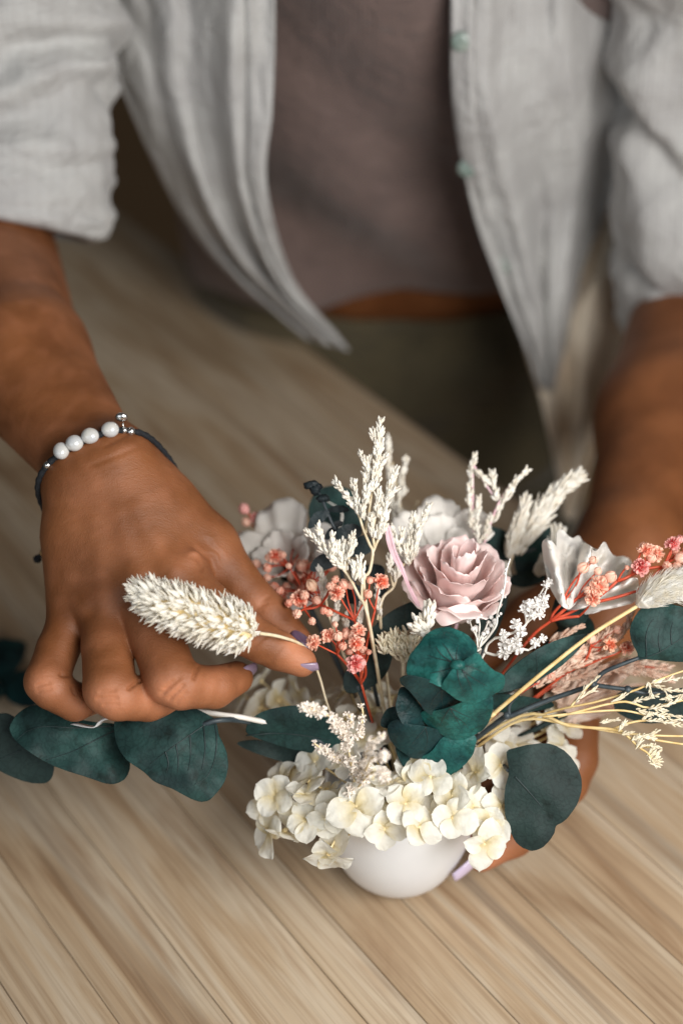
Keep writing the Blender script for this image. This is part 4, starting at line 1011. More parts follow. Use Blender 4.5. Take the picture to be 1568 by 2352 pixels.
ac = Acc(); ac.ball(pz(ZE, 955, 640, .6190), .0030, 14, 10, (1.15, .9, .8)); part('bud', ac, M['euc_gloss'], eh)
stem(eh, [pz(ZE, 955, 640, .624), pz(ZE, 700, 1150, .648), pz(ZE, 600, 1500, .665), BASE], .0013, .0018)

lb = thing('eucalyptus_branch', 'long eucalyptus branch with broad grey-green leaves below the curled fingers', 'eucalyptus', BASE)
leaf(lb, ZL, [(-160, 800), (-100, 700), (0, 655), (80, 670), (180, 760), (330, 960), (352, 1020), (320, 1098), (230, 1112), (120, 1085), (0, 1030), (-110, 930)], .672, M['euc_dark'], rip=.002, seed=1, veins=[[(130, 900), (60, 930), (-60, 980)]])
leaf(lb, ZL, [(63, 765), (90, 690), (160, 625), (250, 605), (350, 630), (500, 690), (640, 715), (760, 735), (810, 880), (847, 980), (830, 1060), (780, 1105), (700, 1114), (560, 1070), (380, 1010), (240, 940), (120, 850)], .652, M['euc'], tx=.003, ty=-.006, bowl=.003, rip=.004, seed=2,
     veins=[[(800, 740), (640, 820), (480, 900), (300, 960)], [(760, 735), (500, 750), (300, 740), (180, 770), (110, 830)]], vr=.0004)
leaf(lb, ZL, [(746, 765), (760, 700), (850, 650), (1000, 640), (1150, 605), (1260, 618), (1340, 655), (1405, 700), (1430, 800), (1475, 900), (1488, 1010), (1460, 1110), (1400, 1190), (1340, 1230), (1260, 1217), (1130, 1150), (1010, 1100), (930, 1030), (830, 960), (770, 870)], .640, M['euc'], tx=.002, ty=-.005, bowl=.004, rip=.004, seed=3,
     veins=[[(1440, 702), (1370, 712), (1250, 790), (1100, 895), (980, 985)], [(1400, 705), (1415, 830), (1400, 960), (1350, 1070), (1270, 1120)], [(1330, 740), (1340, 880), (1320, 1020)], [(1240, 800), (1245, 920), (1230, 1030)], [(1150, 860), (1165, 960), (1160, 1040)], [(1080, 905), (1100, 980), (1085, 1050)]], vr=.0004)
leaf(lb, None, [(565, 1680), (590, 1642), (640, 1625), (700, 1622), (750, 1640), (795, 1680), (815, 1712), (770, 1734), (700, 1727), (620, 1706)], .662, M['euc'], rip=.003, ty=.006, seed=4, veins=[[(565, 1690), (650, 1685), (760, 1700)]])
leaf(lb, None, [(545, 1710), (590, 1700), (660, 1715), (740, 1735), (800, 1740), (720, 1760), (630, 1745)], .675, M['euc_dark'], rip=.003, seed=5)
stem(lb, [BASE, at(800, 1730, .668), at(640, 1676, .666), at(560, 1657, .660), at(500, 1655, .6465), at(440, 1672, .650), at(300, 1690, .658), at(150, 1720, .668), at(20, 1750, .680)], .0015, .0010)
ws = thing('stem_highlight', 'short pale rod standing in for a stem highlight beside the broad eucalyptus leaves', 'twig', at(520, 1645, .655))
stem(ws, [at(440, 1632, .660), at(500, 1641, .656), at(580, 1653, .658), at(700, 1690, .672), BASE], .0013, .0013, 'white_stem')  # pale rod added for the whitish highlight along the eucalyptus stem

rl = thing('eucalyptus_leaf', 'single dark heart-shaped eucalyptus leaf beside the cream petals over bowl', 'leaf', BASE)
leaf(rl, ZK, [(670, 385), (760, 345), (900, 315), (1020, 312), (1120, 350), (1220, 440), (1285, 560), (1300, 680), (1270, 800), (1200, 910), (1140, 970), (1085, 1003), (1065, 1070), (1005, 1150), (950, 1195), (880, 1211), (800, 1185), (740, 1130), (690, 1020), (655, 900), (655, 700), (690, 540)], .648, M['euc_dark'], rip=.002, bowl=.002, seed=8,
     veins=[[(740, 590), (850, 710), (970, 850)]], vr=.0005)
stem(rl, [pz(ZK, 690, 540, .651), at(1120, 1760, .668), BASE], .0010, .0013)

rb = thing('eucalyptus_branch', 'eucalyptus branch with thin dark stem and broad leaves under the fluffy white tail', 'eucalyptus', BASE)
leaf(rb, ZB, [(1010, 1180), (1030, 1080), (1100, 960), (1180, 890), (1290, 862), (1400, 868), (1500, 900), (1620, 930), (1780, 1000), (1830, 1150), (1780, 1340), (1650, 1470), (1500, 1487), (1300, 1472), (1180, 1462), (1095, 1470), (1090, 1400), (1040, 1300)], .648, M['euc'], rip=.004, bowl=.003, seed=1,
     veins=[[(1090, 1468), (1300, 1400), (1450, 1310), (1600, 1210)], [(1185, 1450), (1185, 1350), (1180, 1230), (1210, 1110), (1260, 1040)], [(1330, 1380), (1310, 1250), (1330, 1120)], [(1450, 1310), (1440, 1180), (1460, 1080)]], vr=.00035)
leaf(rb, ZS, [(120, 500), (180, 380), (300, 270), (450, 170), (620, 95), (760, 62), (832, 62), (800, 130), (700, 240), (560, 350), (400, 445), (280, 485), (180, 510)], .648, M['euc'], rip=.004, seed=2, veins=[[(430, 440), (440, 330), (430, 200)]], vr=.0003)
leaf(rb, ZS, [(1030, 570), (1080, 510), (1200, 465), (1400, 480), (1600, 530), (1640, 640), (1560, 720), (1400, 745), (1250, 745), (1130, 705), (1050, 650)], .676, M['euc_dark'], rip=.003, seed=3)
leaf(rb, ZS, [(90, 530), (300, 535), (540, 580), (545, 630), (330, 665), (110, 650)], .668, M['euc'], rip=.003, seed=4)
stem(rb, P3(ZS, [(1225, 243, .648), (1100, 290, .648), (960, 350, .650), (890, 420, .651), (870, 450, .652), (700, 510, .654), (500, 580, .656), (240, 690, .658), (120, 750, .664)])+[BASE], .0009, .0014, n=44)
stem(rb, P3(ZS, [(870, 450, .652), (1000, 470, .650), (1140, 488, .649), (1300, 516, .650), (1568, 490, .655), (1700, 470, .66)]), .0011, .0009, n=30)
stem(rb, P3(ZS, [(225, 680, .658), (230, 600, .657), (330, 490, .653), (410, 440, .650)]), .0009, .0007)
for x, y, d in ((870, 450, .652), (1140, 488, .649), (205, 690, .658)):
    ac = Acc(); ac.ball(pz(ZS, x, y, d), .0019, 10, 7); part('node', ac, M['euc_stem'], rb)

mb = thing('eucalyptus_leaf', 'large dark leaf standing between coral blossoms and pink rose', 'leaf', BASE)
leaf(mb, None, [(968, 1382), (940, 1384), (890, 1410), (850, 1450), (820, 1510), (790, 1550), (795, 1590), (840, 1585), (885, 1550), (905, 1500), (935, 1450), (965, 1410)], .668, M['euc_dark'], rip=.002, seed=6)
stem(mb, [at(820, 1575, .668), at(850, 1650, .675), BASE], .0012, .0014)
dk = thing('eucalyptus_branch', 'out-of-focus dark eucalyptus leaves behind the pink rose and white plume', 'eucalyptus', BASE)
leaf(dk, None, [(1050, 1250), (1070, 1215), (1130, 1210), (1170, 1230), (1160, 1290), (1110, 1320), (1065, 1300)], .715, M['euc'], seed=1)
leaf(dk, None, [(1180, 1270), (1200, 1225), (1250, 1210), (1285, 1225), (1280, 1275), (1240, 1310), (1190, 1320)], .725, M['euc'], seed=2)
leaf(dk, None, [(1160, 1330), (1220, 1310), (1255, 1330), (1200, 1350)], .718, M['euc_dark'], seed=3)
leaf(dk, None, [(1300, 1420), (1340, 1410), (1365, 1440), (1350, 1490), (1310, 1490), (1290, 1450)], .690, M['euc'], seed=4)
leaf(dk, None, [(1100, 1400), (1140, 1330), (1165, 1340), (1160, 1400), (1130, 1470), (1095, 1490)], .690, M['euc_dark'], seed=5)
stem(dk, [at(1230, 1260, .725), at(1150, 1300, .72), at(1130, 1450, .70), BASE], .001, .0014)
stem(dk, [at(1330, 1480, .69), at(1200, 1560, .69), BASE], .001, .0014)
stem(dk, [at(1120, 1440, .69), at(1060, 1560, .69), BASE], .001, .0014)
bl = thing('eucalyptus_leaf', 'out-of-focus round teal leaf behind the small dark sprig', 'leaf', BASE)
leaf(bl, None, [(708, 1180), (725, 1130), (768, 1115), (812, 1130), (838, 1170), (830, 1215), (790, 1240), (735, 1230)], .708, M['euc'], seed=7, veins=[[(770, 1235), (785, 1180), (750, 1150)]], vmat='white_stem', vr=.0009)
stem(bl, [at(780, 1235, .71), at(800, 1400, .70), BASE], .001, .0014)

be = thing('baby_eucalyptus', 'small near-black eucalyptus sprig with thin paired leaves and curled tip', 'eucalyptus', BASE)
KB = M['euc_black']
stem(be, P3(ZG, [(800, 190, .668), (860, 290, .667), (900, 390, .666), (960, 530, .666), (1050, 680, .668), (1110, 850, .670), (1150, 1050, .672), (1180, 1300, .676)])+[BASE], .0008, .0012, n=40)
for o, d, sd in (([(735, 560), (750, 480), (810, 410), (900, 395), (930, 420), (880, 490), (800, 540)], .662, 1), ([(905, 390), (960, 360), (1040, 350), (1105, 380), (1090, 410), (1000, 415), (930, 405)], .668, 2),
                 ([(890, 620), (930, 560), (1000, 545), (1010, 580), (960, 640), (900, 660)], .670, 3), ([(985, 590), (1060, 530), (1140, 515), (1210, 550), (1215, 610), (1150, 650), (1060, 670), (1000, 680)], .662, 4),
                 ([(1120, 730), (1180, 640), (1270, 620), (1315, 690), (1300, 770), (1210, 810), (1120, 810)], .672, 5), ([(755, 910), (790, 840), (870, 790), (960, 810), (1000, 870), (960, 910), (860, 940), (780, 950)], .664, 6),
                 ([(1230, 930), (1300, 880), (1390, 890), (1430, 940), (1400, 1010), (1300, 1020)], .682, 7), ([(1080, 1090), (1150, 1060), (1230, 1110), (1200, 1220), (1110, 1240), (1070, 1170)], .678, 8), ([(960, 510), (1010, 490), (1045, 500), (1030, 540), (970, 550)], .669, 9),
                 ([(1330, 1050), (1420, 1020), (1460, 1090), (1400, 1200), (1340, 1180)], .684, 10)):
    leaf(be, ZG, o, d, KB, rip=.002, bowl=.006, seed=sd, thick=.0004)
for (x, y, r) in ((745, 165, .0024), (780, 160, .0026), (800, 200, .0024), (820, 180, .0020), (860, 290, .0024), (885, 285, .0022), (800, 235, .0018)):
    ac = Acc(); ac.ball(pz(ZG, x, y, .666), r, 9, 7, (1.2, .8, .8)); ac.v = [tuple(Vector(q)+Vector((n3(q, 700), n3(q, 700, 3), n3(q, 700, 6)))*.0010) for q in ac.v]; part('leaf_bud', ac, KB, be)
# ------------------------------------------------------------------ coral baby's breath
def gyp(name, label, z, blossoms, nodes, hubs, stem_mt='coral_stem', sr=.00042, base_to=True, cat="blossom spray", kinds=None, group=None):
    """nodes: {key:(x,y,d,parent)}; blossoms: (x,y,r,d,node,kind)"""
    t = thing(name, label, cat, BASE, group)
    pos = {k: pz(z, v[0], v[1], v[2]) for k, v in nodes.items()}; pos['base'] = BASE
    for k, v in nodes.items():
        a, b = pos[k], pos[v[3]]; m = a.lerp(b, .5)+Vector((rng.uniform(-1, 1), rng.uniform(-1, 1), rng.uniform(-1, 1)))*.0012
        stem(t, [a, m, b], sr*1.35, sr*1.8, stem_mt, 12, 5)
    for i, (x, y, r, d, nd, kd) in enumerate(blossoms):
        p = pz(z, x, y, d); sz = r/(1568/640.0 if False else 1)
        R = r*abs(z(1, 0)[0]-z(0, 0)[0])*KPX*d*(1.06 if name != 'white_baby_breath' else 1.0)
        a = pos[nd]; up = (p-a).normalized() if (p-a).length > 1e-6 else Vector((0, 0, 1))
        ax = (up+(CAM-p).normalized()*.55+Vector((rng.gauss(0, .25), rng.gauss(0, .25), rng.gauss(0, .25)))).normalized()
        small = R < .0032 and kd != 'white_gyp'
        me = (BUD[kd] if small else (BL[kd] if kd in BL else WBL))
        piece('bud' if small else 'blossom', me[i % len(me)], frame_m(p, ax, None, R*(1.25 if small else 1.08), rng.uniform(0, 6)), t)
        b0 = p-ax*R*.6; m = a.lerp(b0, .55)+Vector((rng.gauss(0, 1), rng.gauss(0, 1), rng.gauss(0, 1)))*(b0-a).length*.06
        stem(t, [b0, m, a], sr*.8, sr*1.1, stem_mt, 10, 5, name='stalk')
    return t
c, p, k = 'coral', 'peach', 'pink'
gyp('coral_baby_breath', 'spray of coral baby\'s breath blossoms beside the pinching fingers', ZG,
    [(940, 1085, 45, .652, 'N4', c), (980, 1020, 38, .653, 'N4', c), (995, 1140, 66, .650, 'N2', c), (1060, 1070, 46, .652, 'N2', c), (1120, 1075, 40, .652, 'N2', c), (1295, 1030, 36, .652, 'N1', c), (1400, 1040, 68, .652, 'N1', c), (1275, 1155, 42, .650, 'N2', c),
     (790, 1590, 66, .645, 'N3', c), (920, 1530, 64, .648, 'N3', c), (1005, 1535, 48, .645, 'N3', c), (1050, 1625, 40, .646, 'N3', c), (1190, 1480, 62, .650, 'N7', c), (1080, 1520, 50, .654, 'N3', c), (1170, 1600, 62, .647, 'N7', c), (1215, 1580, 40, .649, 'N7', c), (1165, 1780, 76, .640, 'N8', k), (1285, 1680, 26, .650, 'N7', c), (1140, 1540, 46, .652, 'N7', c),
     (770, 1080, 56, .664, 'N4', p), (700, 1160, 46, .660, 'N5', c), (655, 1200, 70, .664, 'N5', c), (635, 1330, 46, .655, 'N9', c), (770, 1400, 38, .654, 'N9', c), (875, 1305, 36, .654, 'N4', c), (925, 1325, 36, .655, 'N4', c), (815, 1210, 46, .664, 'N4', c), (560, 1235, 40, .664, 'N5', c), (480, 1130, 46, .676, 'N5', c),
     (690, 900, 74, .696, 'N5', c), (720, 1020, 76, .688, 'N5', c), (600, 1010, 52, .694, 'N5', c), (500, 1170, 60, .688, 'N5', c), (440, 810, 60, .688, 'N6', c), (385, 820, 40, .690, 'N6', c), (500, 800, 40, .688, 'N6', c), (370, 915, 44, .690, 'N6', c), (365, 1005, 40, .690, 'N6', c), (270, 880, 44, .698, 'N6', c), (430, 1085, 46, .690, 'N5', c), (620, 720, 64, .712, 'N6', c), (700, 700, 52, .712, 'N6', c), (540, 1090, 44, .690, 'N5', c),
     (160, 385, 50, .722, 'N10', k), (265, 460, 56, .722, 'N10', k), (180, 505, 42, .722, 'N10', c), (455, 530, 52, .716, 'N10', c), (660, 550, 48, .712, 'N6', k), (140, 640, 52, .722, 'N10', c), (780, 760, 44, .71, 'N6', c), (560, 660, 36, .715, 'N10', c)]+[(560+(i*137) % 420, 900+(i*211) % 420, 30+(i*7) % 18, .676+.003*(i % 6), ('N5', 'N4', 'N9')[i % 3], (c, c, p)[i % 3]) for i in range(16)]+[(980+(i*97) % 260, 1430+(i*61) % 260, 28+(i*5) % 14, .654, ('N3', 'N7', 'N2')[i % 3], c) for i in range(9)],
    {'H': (1215, 1960, .662, 'base'), 'N1': (1340, 1300, .656, 'H'), 'N2': (1155, 1390, .656, 'H'), 'N3': (1000, 1700, .652, 'H'), 'N7': (1250, 1790, .655, 'H'), 'N8': (1230, 1850, .650, 'H'), 'N4': (850, 1250, .664, 'N2'), 'N9': (700, 1290, .662, 'N4'), 'N5': (690, 1130, .680, 'N4'), 'N6': (580, 900, .696, 'N5'), 'N10': (450, 700, .714, 'N6')}, None)
gyp('coral_baby_breath', 'spray of coral baby\'s breath with red branching stems over the white bell flower', ZB,
    [(515, 505, 62, .650, 'A1', c), (625, 425, 46, .650, 'A1', c), (670, 540, 44, .652, 'A2', c), (800, 600, 66, .652, 'A2', c), (680, 690, 92, .648, 'A2', c), (570, 740, 48, .648, 'A2', c), (625, 830, 74, .646, 'A3', c), (720, 640, 60, .652, 'A2', c),
     (1180, 320, 78, .650, 'B2', c), (1290, 350, 78, .651, 'B2', c), (1240, 400, 58, .650, 'B2', c), (1125, 490, 86, .648, 'B2', k), (1150, 290, 50, .652, 'B2', c), (1460, 250, 70, .652, 'C1', k), (1530, 205, 44, .652, 'C1', k), (1400, 480, 52, .649, 'C1', c), (1540, 400, 66, .650, 'C1', c), (1500, 480, 48, .650, 'C1', c), (980, 500, 28, .650, 'B1', c), (1620, 300, 60, .655, 'C1', c), (1480, 330, 40, .655, 'C1', c)],
    {'H': (-60, 1270, .662, 'base'), 'A0': (180, 1060, .658, 'H'), 'A1': (280, 900, .655, 'A0'), 'A2': (460, 820, .654, 'A0'), 'A3': (480, 1010, .656, 'A0'), 'M1': (560, 880, .655, 'A0'), 'M2': (1100, 740, .653, 'M1'), 'B1': (880, 640, .653, 'M1'), 'B2': (1020, 580, .652, 'B1'), 'B3': (1330, 490, .652, 'B2'), 'C1': (1380, 460, .653, 'M2'), 'C2': (1300, 600, .652, 'M2')}, None, sr=.0005)
gyp('peach_baby_breath', 'sparse spray of peach baby\'s breath below the straw stem', ZB,
    [(880, 1150, 48, .664, 'P1', c), (805, 1310, 72, .660, 'P1', p), (600, 1250, 56, .662, 'P1', c), (980, 1350, 70, .664, 'P2', c), (180, 1640, 60, .668, 'P4', c), (430, 100, 2, .67, 'P1', c)][:5],
    {'P0': (300, 1640, .670, 'base'), 'P2': (700, 1460, .666, 'P3'), 'P3': (500, 1540, .668, 'P0'), 'P1': (600, 1330, .664, 'P3'), 'P4': (220, 1690, .670, 'P0')}, None)
w = 'white_gyp'
gyp('white_baby_breath', 'small bleached white blossoms beside the red branching stem', ZR,
    [(1480, 1000, 62, .646, 'W1', 'white_gyp'), (1400, 1010, 60, .645, 'W1', 'white_gyp'), (1500, 1090, 52, .645, 'W1', 'white_gyp'), (1540, 940, 50, .648, 'W1', 'white_gyp'), (1360, 1050, 50, .646, 'W1', 'white_gyp'), (1430, 1100, 50, .644, 'W1', 'white_gyp'), (1540, 1020, 46, .646, 'W1', 'white_gyp'), (1290, 1185, 52, .642, 'W2', 'white_gyp'), (1335, 1250, 52, .641, 'W2', 'white_gyp'), (1180, 1275, 46, .640, 'W3', 'white_gyp'),
     (1230, 1380, 52, .642, 'W4', 'white_gyp'), (1310, 1405, 52, .640, 'W4', 'white_gyp'), (1180, 1350, 50, .645, 'W4', 'white_gyp'), (1290, 1330, 48, .645, 'W4', 'white_gyp'), (1460, 1350, 44, .645, 'W5', 'white_gyp'), (1530, 1310, 40, .645, 'W5', 'white_gyp'), (1180, 1440, 58, .644, 'W4', 'white_gyp'), (1560, 830, 40, .655, 'W1', 'white_gyp'), (1590, 800, 34, .655, 'W1', 'white_gyp')],
    {'W0': (1010, 1440, .650, 'base'), 'W3': (1100, 1310, .646, 'W0'), 'W2': (1290, 1250, .645, 'W3'), 'W1': (1380, 1180, .647, 'W2'), 'W4': (1200, 1440, .646, 'W0'), 'W5': (1400, 1420, .648, 'W4')}, None, 'white_stem')
wt = thing('white_twig', 'slender white twig with tiny buds rising past the right of the rose', 'twig', BASE)
stem(wt, P3(ZR, [(940, 1420, .648), (1050, 1290, .645), (1110, 1190, .642), (1120, 1080, .640), (1160, 940, .638), (1185, 820, .638), (1200, 700, .638), (1230, 600, .639)])+[], .0006, .0004, 'white_stem', 34, 5, wob=.0006)
stem(wt, P3(ZR, [(940, 1420, .648), (900, 1560, .66)])+[BASE], .0006, .0008, 'white_stem')
for x, y, r in ((1195, 690, 14), (1190, 725, 16), (1232, 598, 10), (1205, 800, 12), (1155, 900, 20), (1150, 1090, 16), (1190, 940, 13), (1130, 1110, 14), (1165, 880, 16), (1215, 640, 9)):
    piece('bud', BUD[w][x % 2], frame_m(pz(ZR, x, y, .638), UP-FWD*.5, None, r*.2539*KPX*.64*1.1, x), wt)
for pts in ([(950, 1300), (960, 1200), (950, 1130)], [(960, 1320), (1010, 1230), (1040, 1150)], [(930, 1300), (890, 1220), (870, 1150)], [(980, 1330), (1060, 1260), (1090, 1180)], [(940, 1380), (930, 1280), (920, 1220)], [(960, 1390), (990, 1290), (1010, 1250)]):
    stem(wt, P3(ZR, [(945, 1410, .650)]+[(q[0], q[1], .646) for q in pts]), .0005, .0003, 'white_stem', 12, 5)
    for _ in range(3):
        q = pts[-1]; piece('bud', BUD[w][_ % 2], frame_m(pz(ZR, q[0]+rng.uniform(-30, 30), q[1]+rng.uniform(-30, 40), .645+rng.uniform(-.003, .003)), UP-FWD*.5, None, rng.uniform(20, 32)*.2539*KPX*.64, rng.uniform(0, 6)), wt)

# ------------------------------------------------------------------ bleached statice sprigs
def sprig(name, label, z, stems, spikes, d, cat='dried sprig', r0=.0016, r1=.0011, mt='bleach', smt='bleach_stem', sr=.0009, L=.0031, gr=.00074, per=4, seed=0, spread=.62, toward=True, group=None, step=.0011):
    t = thing(name, label, cat, BASE, group)
    for i, s_ in enumerate(stems):
        pts = P3(z, [(q[0], q[1], q[2] if len(q) > 2 else d) for q in s_])
        if toward and i == 0: pts = [BASE, BASE.lerp(pts[0], .55)]+pts
        stem(t, pts, sr*1.1 if i == 0 else sr*.75, sr*.55, smt, 30 if i == 0 else 14, 6)
    for i, s_ in enumerate(spikes):
        k = 1.0
        if isinstance(s_, tuple): k, s_ = s_
        spike(t, P3(z, [(q[0], q[1], (q[2] if len(q) > 2 else d)-.001*(i % 3)) for q in s_]), r0*k, r1*k, mt, seed=seed+i, L=L, gr=gr, per=per, spread=spread, step=step)
    return t
sprig('bleached_statice', 'tall bleached white statice sprig standing above the coral blossoms', ZT,
      [[(865, 1330), (905, 1200), (928, 1065), (905, 1010), (860, 900), (835, 820), (800, 750)], [(925, 1075), (960, 990), (1000, 900), (1020, 780), (1050, 660)], [(880, 930), (900, 800), (915, 700), (935, 560)], [(940, 1030), (930, 940), (945, 820)]],
      [[(805, 770), (745, 665), (672, 575)], [(822, 790), (812, 690), (795, 585)], [(850, 810), (866, 710), (885, 620)], (1.2, [(900, 720), (885, 560), (895, 420)]), [(893, 500), (855, 395)], (1.25, [(925, 640), (945, 480), (958, 330), (980, 160)]), (1.2, [(960, 560), (975, 420), (990, 240)]), [(975, 470), (1012, 405)],
       [(960, 810), (965, 640)], [(990, 870), (992, 700)], (1.1, [(1010, 770), (1042, 620), (1085, 500)]), [(1020, 700), (1070, 640)], (1.1, [(905, 910), (940, 770)]), (1.1, [(960, 970), (1000, 800)]), [(925, 960), (915, 830)], [(860, 830), (845, 760)], [(1000, 930), (1030, 790)], [(960, 330), (925, 230)], [(880, 640), (868, 540)]],
      .652, seed=100)
sprig('bleached_statice', 'shorter bleached white statice sprig crossing the near-black eucalyptus leaves', ZT,
      [[(895, 1520), (830, 1370), (745, 1215), (640, 1115), (580, 1050)], [(735, 1200), (760, 1110), (775, 1020)], [(850, 1400), (852, 1290)]],
      [(1.2, [(600, 1075), (540, 1000), (470, 930)]), [(610, 1080), (575, 980), (550, 900)], (1.1, [(640, 1115), (640, 1030), (645, 950)]), [(665, 1090), (680, 1020)], (1.1, [(735, 1190), (705, 1120), (690, 1080)]), [(745, 1110), (765, 1030), (785, 950)], [(720, 1160), (715, 1080), (720, 1010)], [(700, 1170), (650, 1110)], (1.2, [(800, 1260), (800, 1180), (790, 1150)]), (1.2, [(852, 1280), (850, 1190), (842, 1110)]), [(820, 1240), (830, 1170)], [(760, 1090), (790, 1010)]],
      .648, seed=140)
sprig('bleached_statice', 'low bleached statice spikes standing among the coral blossoms', ZT,
      [[(640, 1560), (600, 1400), (575, 1330)], [(640, 1540), (670, 1480)], [(830, 1600), (845, 1540)], [(740, 1660), (735, 1600)], [(960, 1540), (970, 1480)]],
      [(1.3, [(580, 1380), (575, 1270), (562, 1180)]), (1.2, [(650, 1570), (670, 1480), (680, 1400)]), (1.3, [(850, 1560), (840, 1500), (850, 1450)]), [(745, 1600), (735, 1530)], (1.2, [(975, 1500), (965, 1420), (960, 1340)]), (1.1, [(600, 1400), (590, 1320)])],
      .664, seed=170, cat='dried sprig')
sprig('bleached_statice', 'bleached statice sprig standing between tall sprig and pink rose', ZR,
      [[(60, 1060), (180, 850), (215, 740)], [(180, 850), (150, 720)], [(215, 740), (300, 600)], [(330, 640), (360, 560)]],
      [(1.3, [(300, 620), (330, 430), (350, 230)]), (1.4, [(360, 560), (400, 350), (490, 130)]), (1.2, [(240, 540), (200, 430), (165, 330)]), (1.2, [(290, 560), (250, 430), (255, 340)]), [(220, 520), (150, 390)], (1.3, [(340, 600), (380, 450), (400, 330)]), (1.1, [(170, 760), (140, 660), (150, 580)]), [(200, 780), (220, 680)], (1.2, [(310, 640), (290, 500)])],
      .664, seed=190)
sprig('bleached_statice', 'out-of-focus white statice sprig behind the tall sprig', None,
      [[(930, 1320), (925, 1200), (900, 1060)], [(925, 1220), (960, 1150)]],
      [(1.8, [(905, 1200), (895, 1100), (890, 1010)]), (1.6, [(915, 1140), (930, 1060)]), (1.8, [(925, 1230), (915, 1160), (925, 1130)]), (1.5, [(940, 1230), (975, 1165)])],
      .722, seed=210)
sprig('bleached_statice', 'forked pale statice sprig rising behind the rose towards the shirt', None,
      [[(1090, 1300), (1086, 1200), (1085, 1060)], [(1085, 1065), (1120, 1120), (1135, 1140)], [(1100, 1290), (1130, 1190), (1160, 1130), (1200, 1085)]],
      [(1.3, [(1080, 1210), (1078, 1120), (1088, 1052)]), (1.1, [(1090, 1220), (1098, 1150)]), (1.0, [(1092, 1080), (1112, 1100)]), (1.2, [(1110, 1240), (1125, 1190)]), (1.2, [(1140, 1150), (1130, 1090)]), (1.4, [(1160, 1150), (1180, 1110), (1205, 1085)]), (1.2, [(1130, 1200), (1150, 1160)]), (1.1, [(1105, 1270), (1095, 1230)])],
      .692, seed=230, smt='rose_bract')
sprig('white_plume', 'soft white plume leaning towards the forearm behind the white bell flower', None,
      [[(1150, 1350), (1180, 1270), (1230, 1190), (1310, 1110)]],
      [(4.5, [(1180, 1270), (1215, 1210), (1260, 1150), (1315, 1105)]), (3.2, [(1200, 1250), (1240, 1200), (1270, 1150)]), (2.2, [(1165, 1280), (1180, 1230), (1200, 1170)]), (1.6, [(1160, 1290), (1150, 1340)]), (2.2, [(1230, 1320), (1260, 1280), (1275, 1240)])],
      .706, seed=250, L=.0085, gr=.0007, r0=.0016, r1=.0008, per=8, cat='dried plume', spread=.5, step=.0007)
sprig('canary_grass', 'small pale canary grass heads tucked below the rose beside teal leaf', ZR,
      [[(400, 1420), (440, 1300), (470, 1200)]], [(3.2, [(480, 1200), (490, 1120), (500, 1040)]), (3.0, [(500, 1270), (440, 1230), (390, 1190)])], .640, seed=270, L=.0045, gr=.0011, per=5, r0=.0014, r1=.0012, cat='dried grass')
sprig('bleached_celosia', 'fluffy cream dried flower head left of the glossy teal leaves', ZR,
      [[(330, 1500), (300, 1420)], [(90, 1450), (90, 1380)]], [(6.0, [(300, 1520), (280, 1420), (270, 1330)]), (4.5, [(230, 1440), (200, 1370), (190, 1290)]), (4.5, [(330, 1440), (340, 1350), (320, 1280)]), (2.2, [(100, 1440), (90, 1380), (95, 1330)])], .655, seed=280, L=.0042, gr=.0007, per=8, r0=.0014, r1=.0013, spread=1.2, mt='straw_tip', cat='dried flower')
sprig('peach_ruscus', 'feathery pale peach sprays between the long leaf and forearm', ZS,
      [[(330, 500), (500, 420), (650, 330), (800, 250), (1000, 130), (1130, 10)], [(530, 130), (740, 20)], [(500, 420), (620, 290)]],
      [[(540, 120), (640, 60), (745, 10)], (1.1, [(600, 100), (700, 30)]), [(680, 260), (760, 180)], (1.1, [(430, 470), (520, 370), (625, 285)]), [(510, 430), (620, 350), (720, 275)], [(650, 340), (720, 310), (790, 285)], [(560, 490), (610, 480), (652, 435)], [(720, 230), (800, 180), (850, 120)], (1.1, [(860, 190), (950, 100), (1000, 30)]), [(950, 170), (1050, 80), (1140, 0)], [(700, 260), (800, 220), (900, 235)], [(1040, 110), (1110, 30), (1150, -60)], [(560, 380), (660, 320)], [(780, 220), (880, 150), (930, 90)]],
      .668, seed=300, mt='peach_spray', smt='coral_stem', sr=.0007, r0=.0015, r1=.0010, cat='dried sprig', L=.0042, gr=.0007)
sprig('peach_ruscus', 'blurred pale peach spray against the forearm behind the dark eucalyptus stem', ZS,
      [[(420, 560), (640, 420), (900, 330), (1150, 300), (1420, 330)], [(640, 420), (820, 330), (1000, 200)]],
      [(1.3, [(560, 470), (680, 400), (800, 350)]), (1.3, [(700, 390), (850, 380), (960, 360)]), (1.3, [(900, 330), (1040, 330), (1180, 350)]), (1.2, [(1100, 300), (1250, 290), (1420, 320)]), (1.2, [(820, 330), (920, 260), (1010, 200)]), (1.2, [(760, 470), (880, 450), (1000, 470)]), (1.3, [(1150, 320), (1300, 360), (1440, 400)])],
      .688, seed=420, mt='peach_spray', smt='coral_stem', sr=.0006, r0=.0016, r1=.0010, cat='dried sprig', L=.0046, gr=.0007)
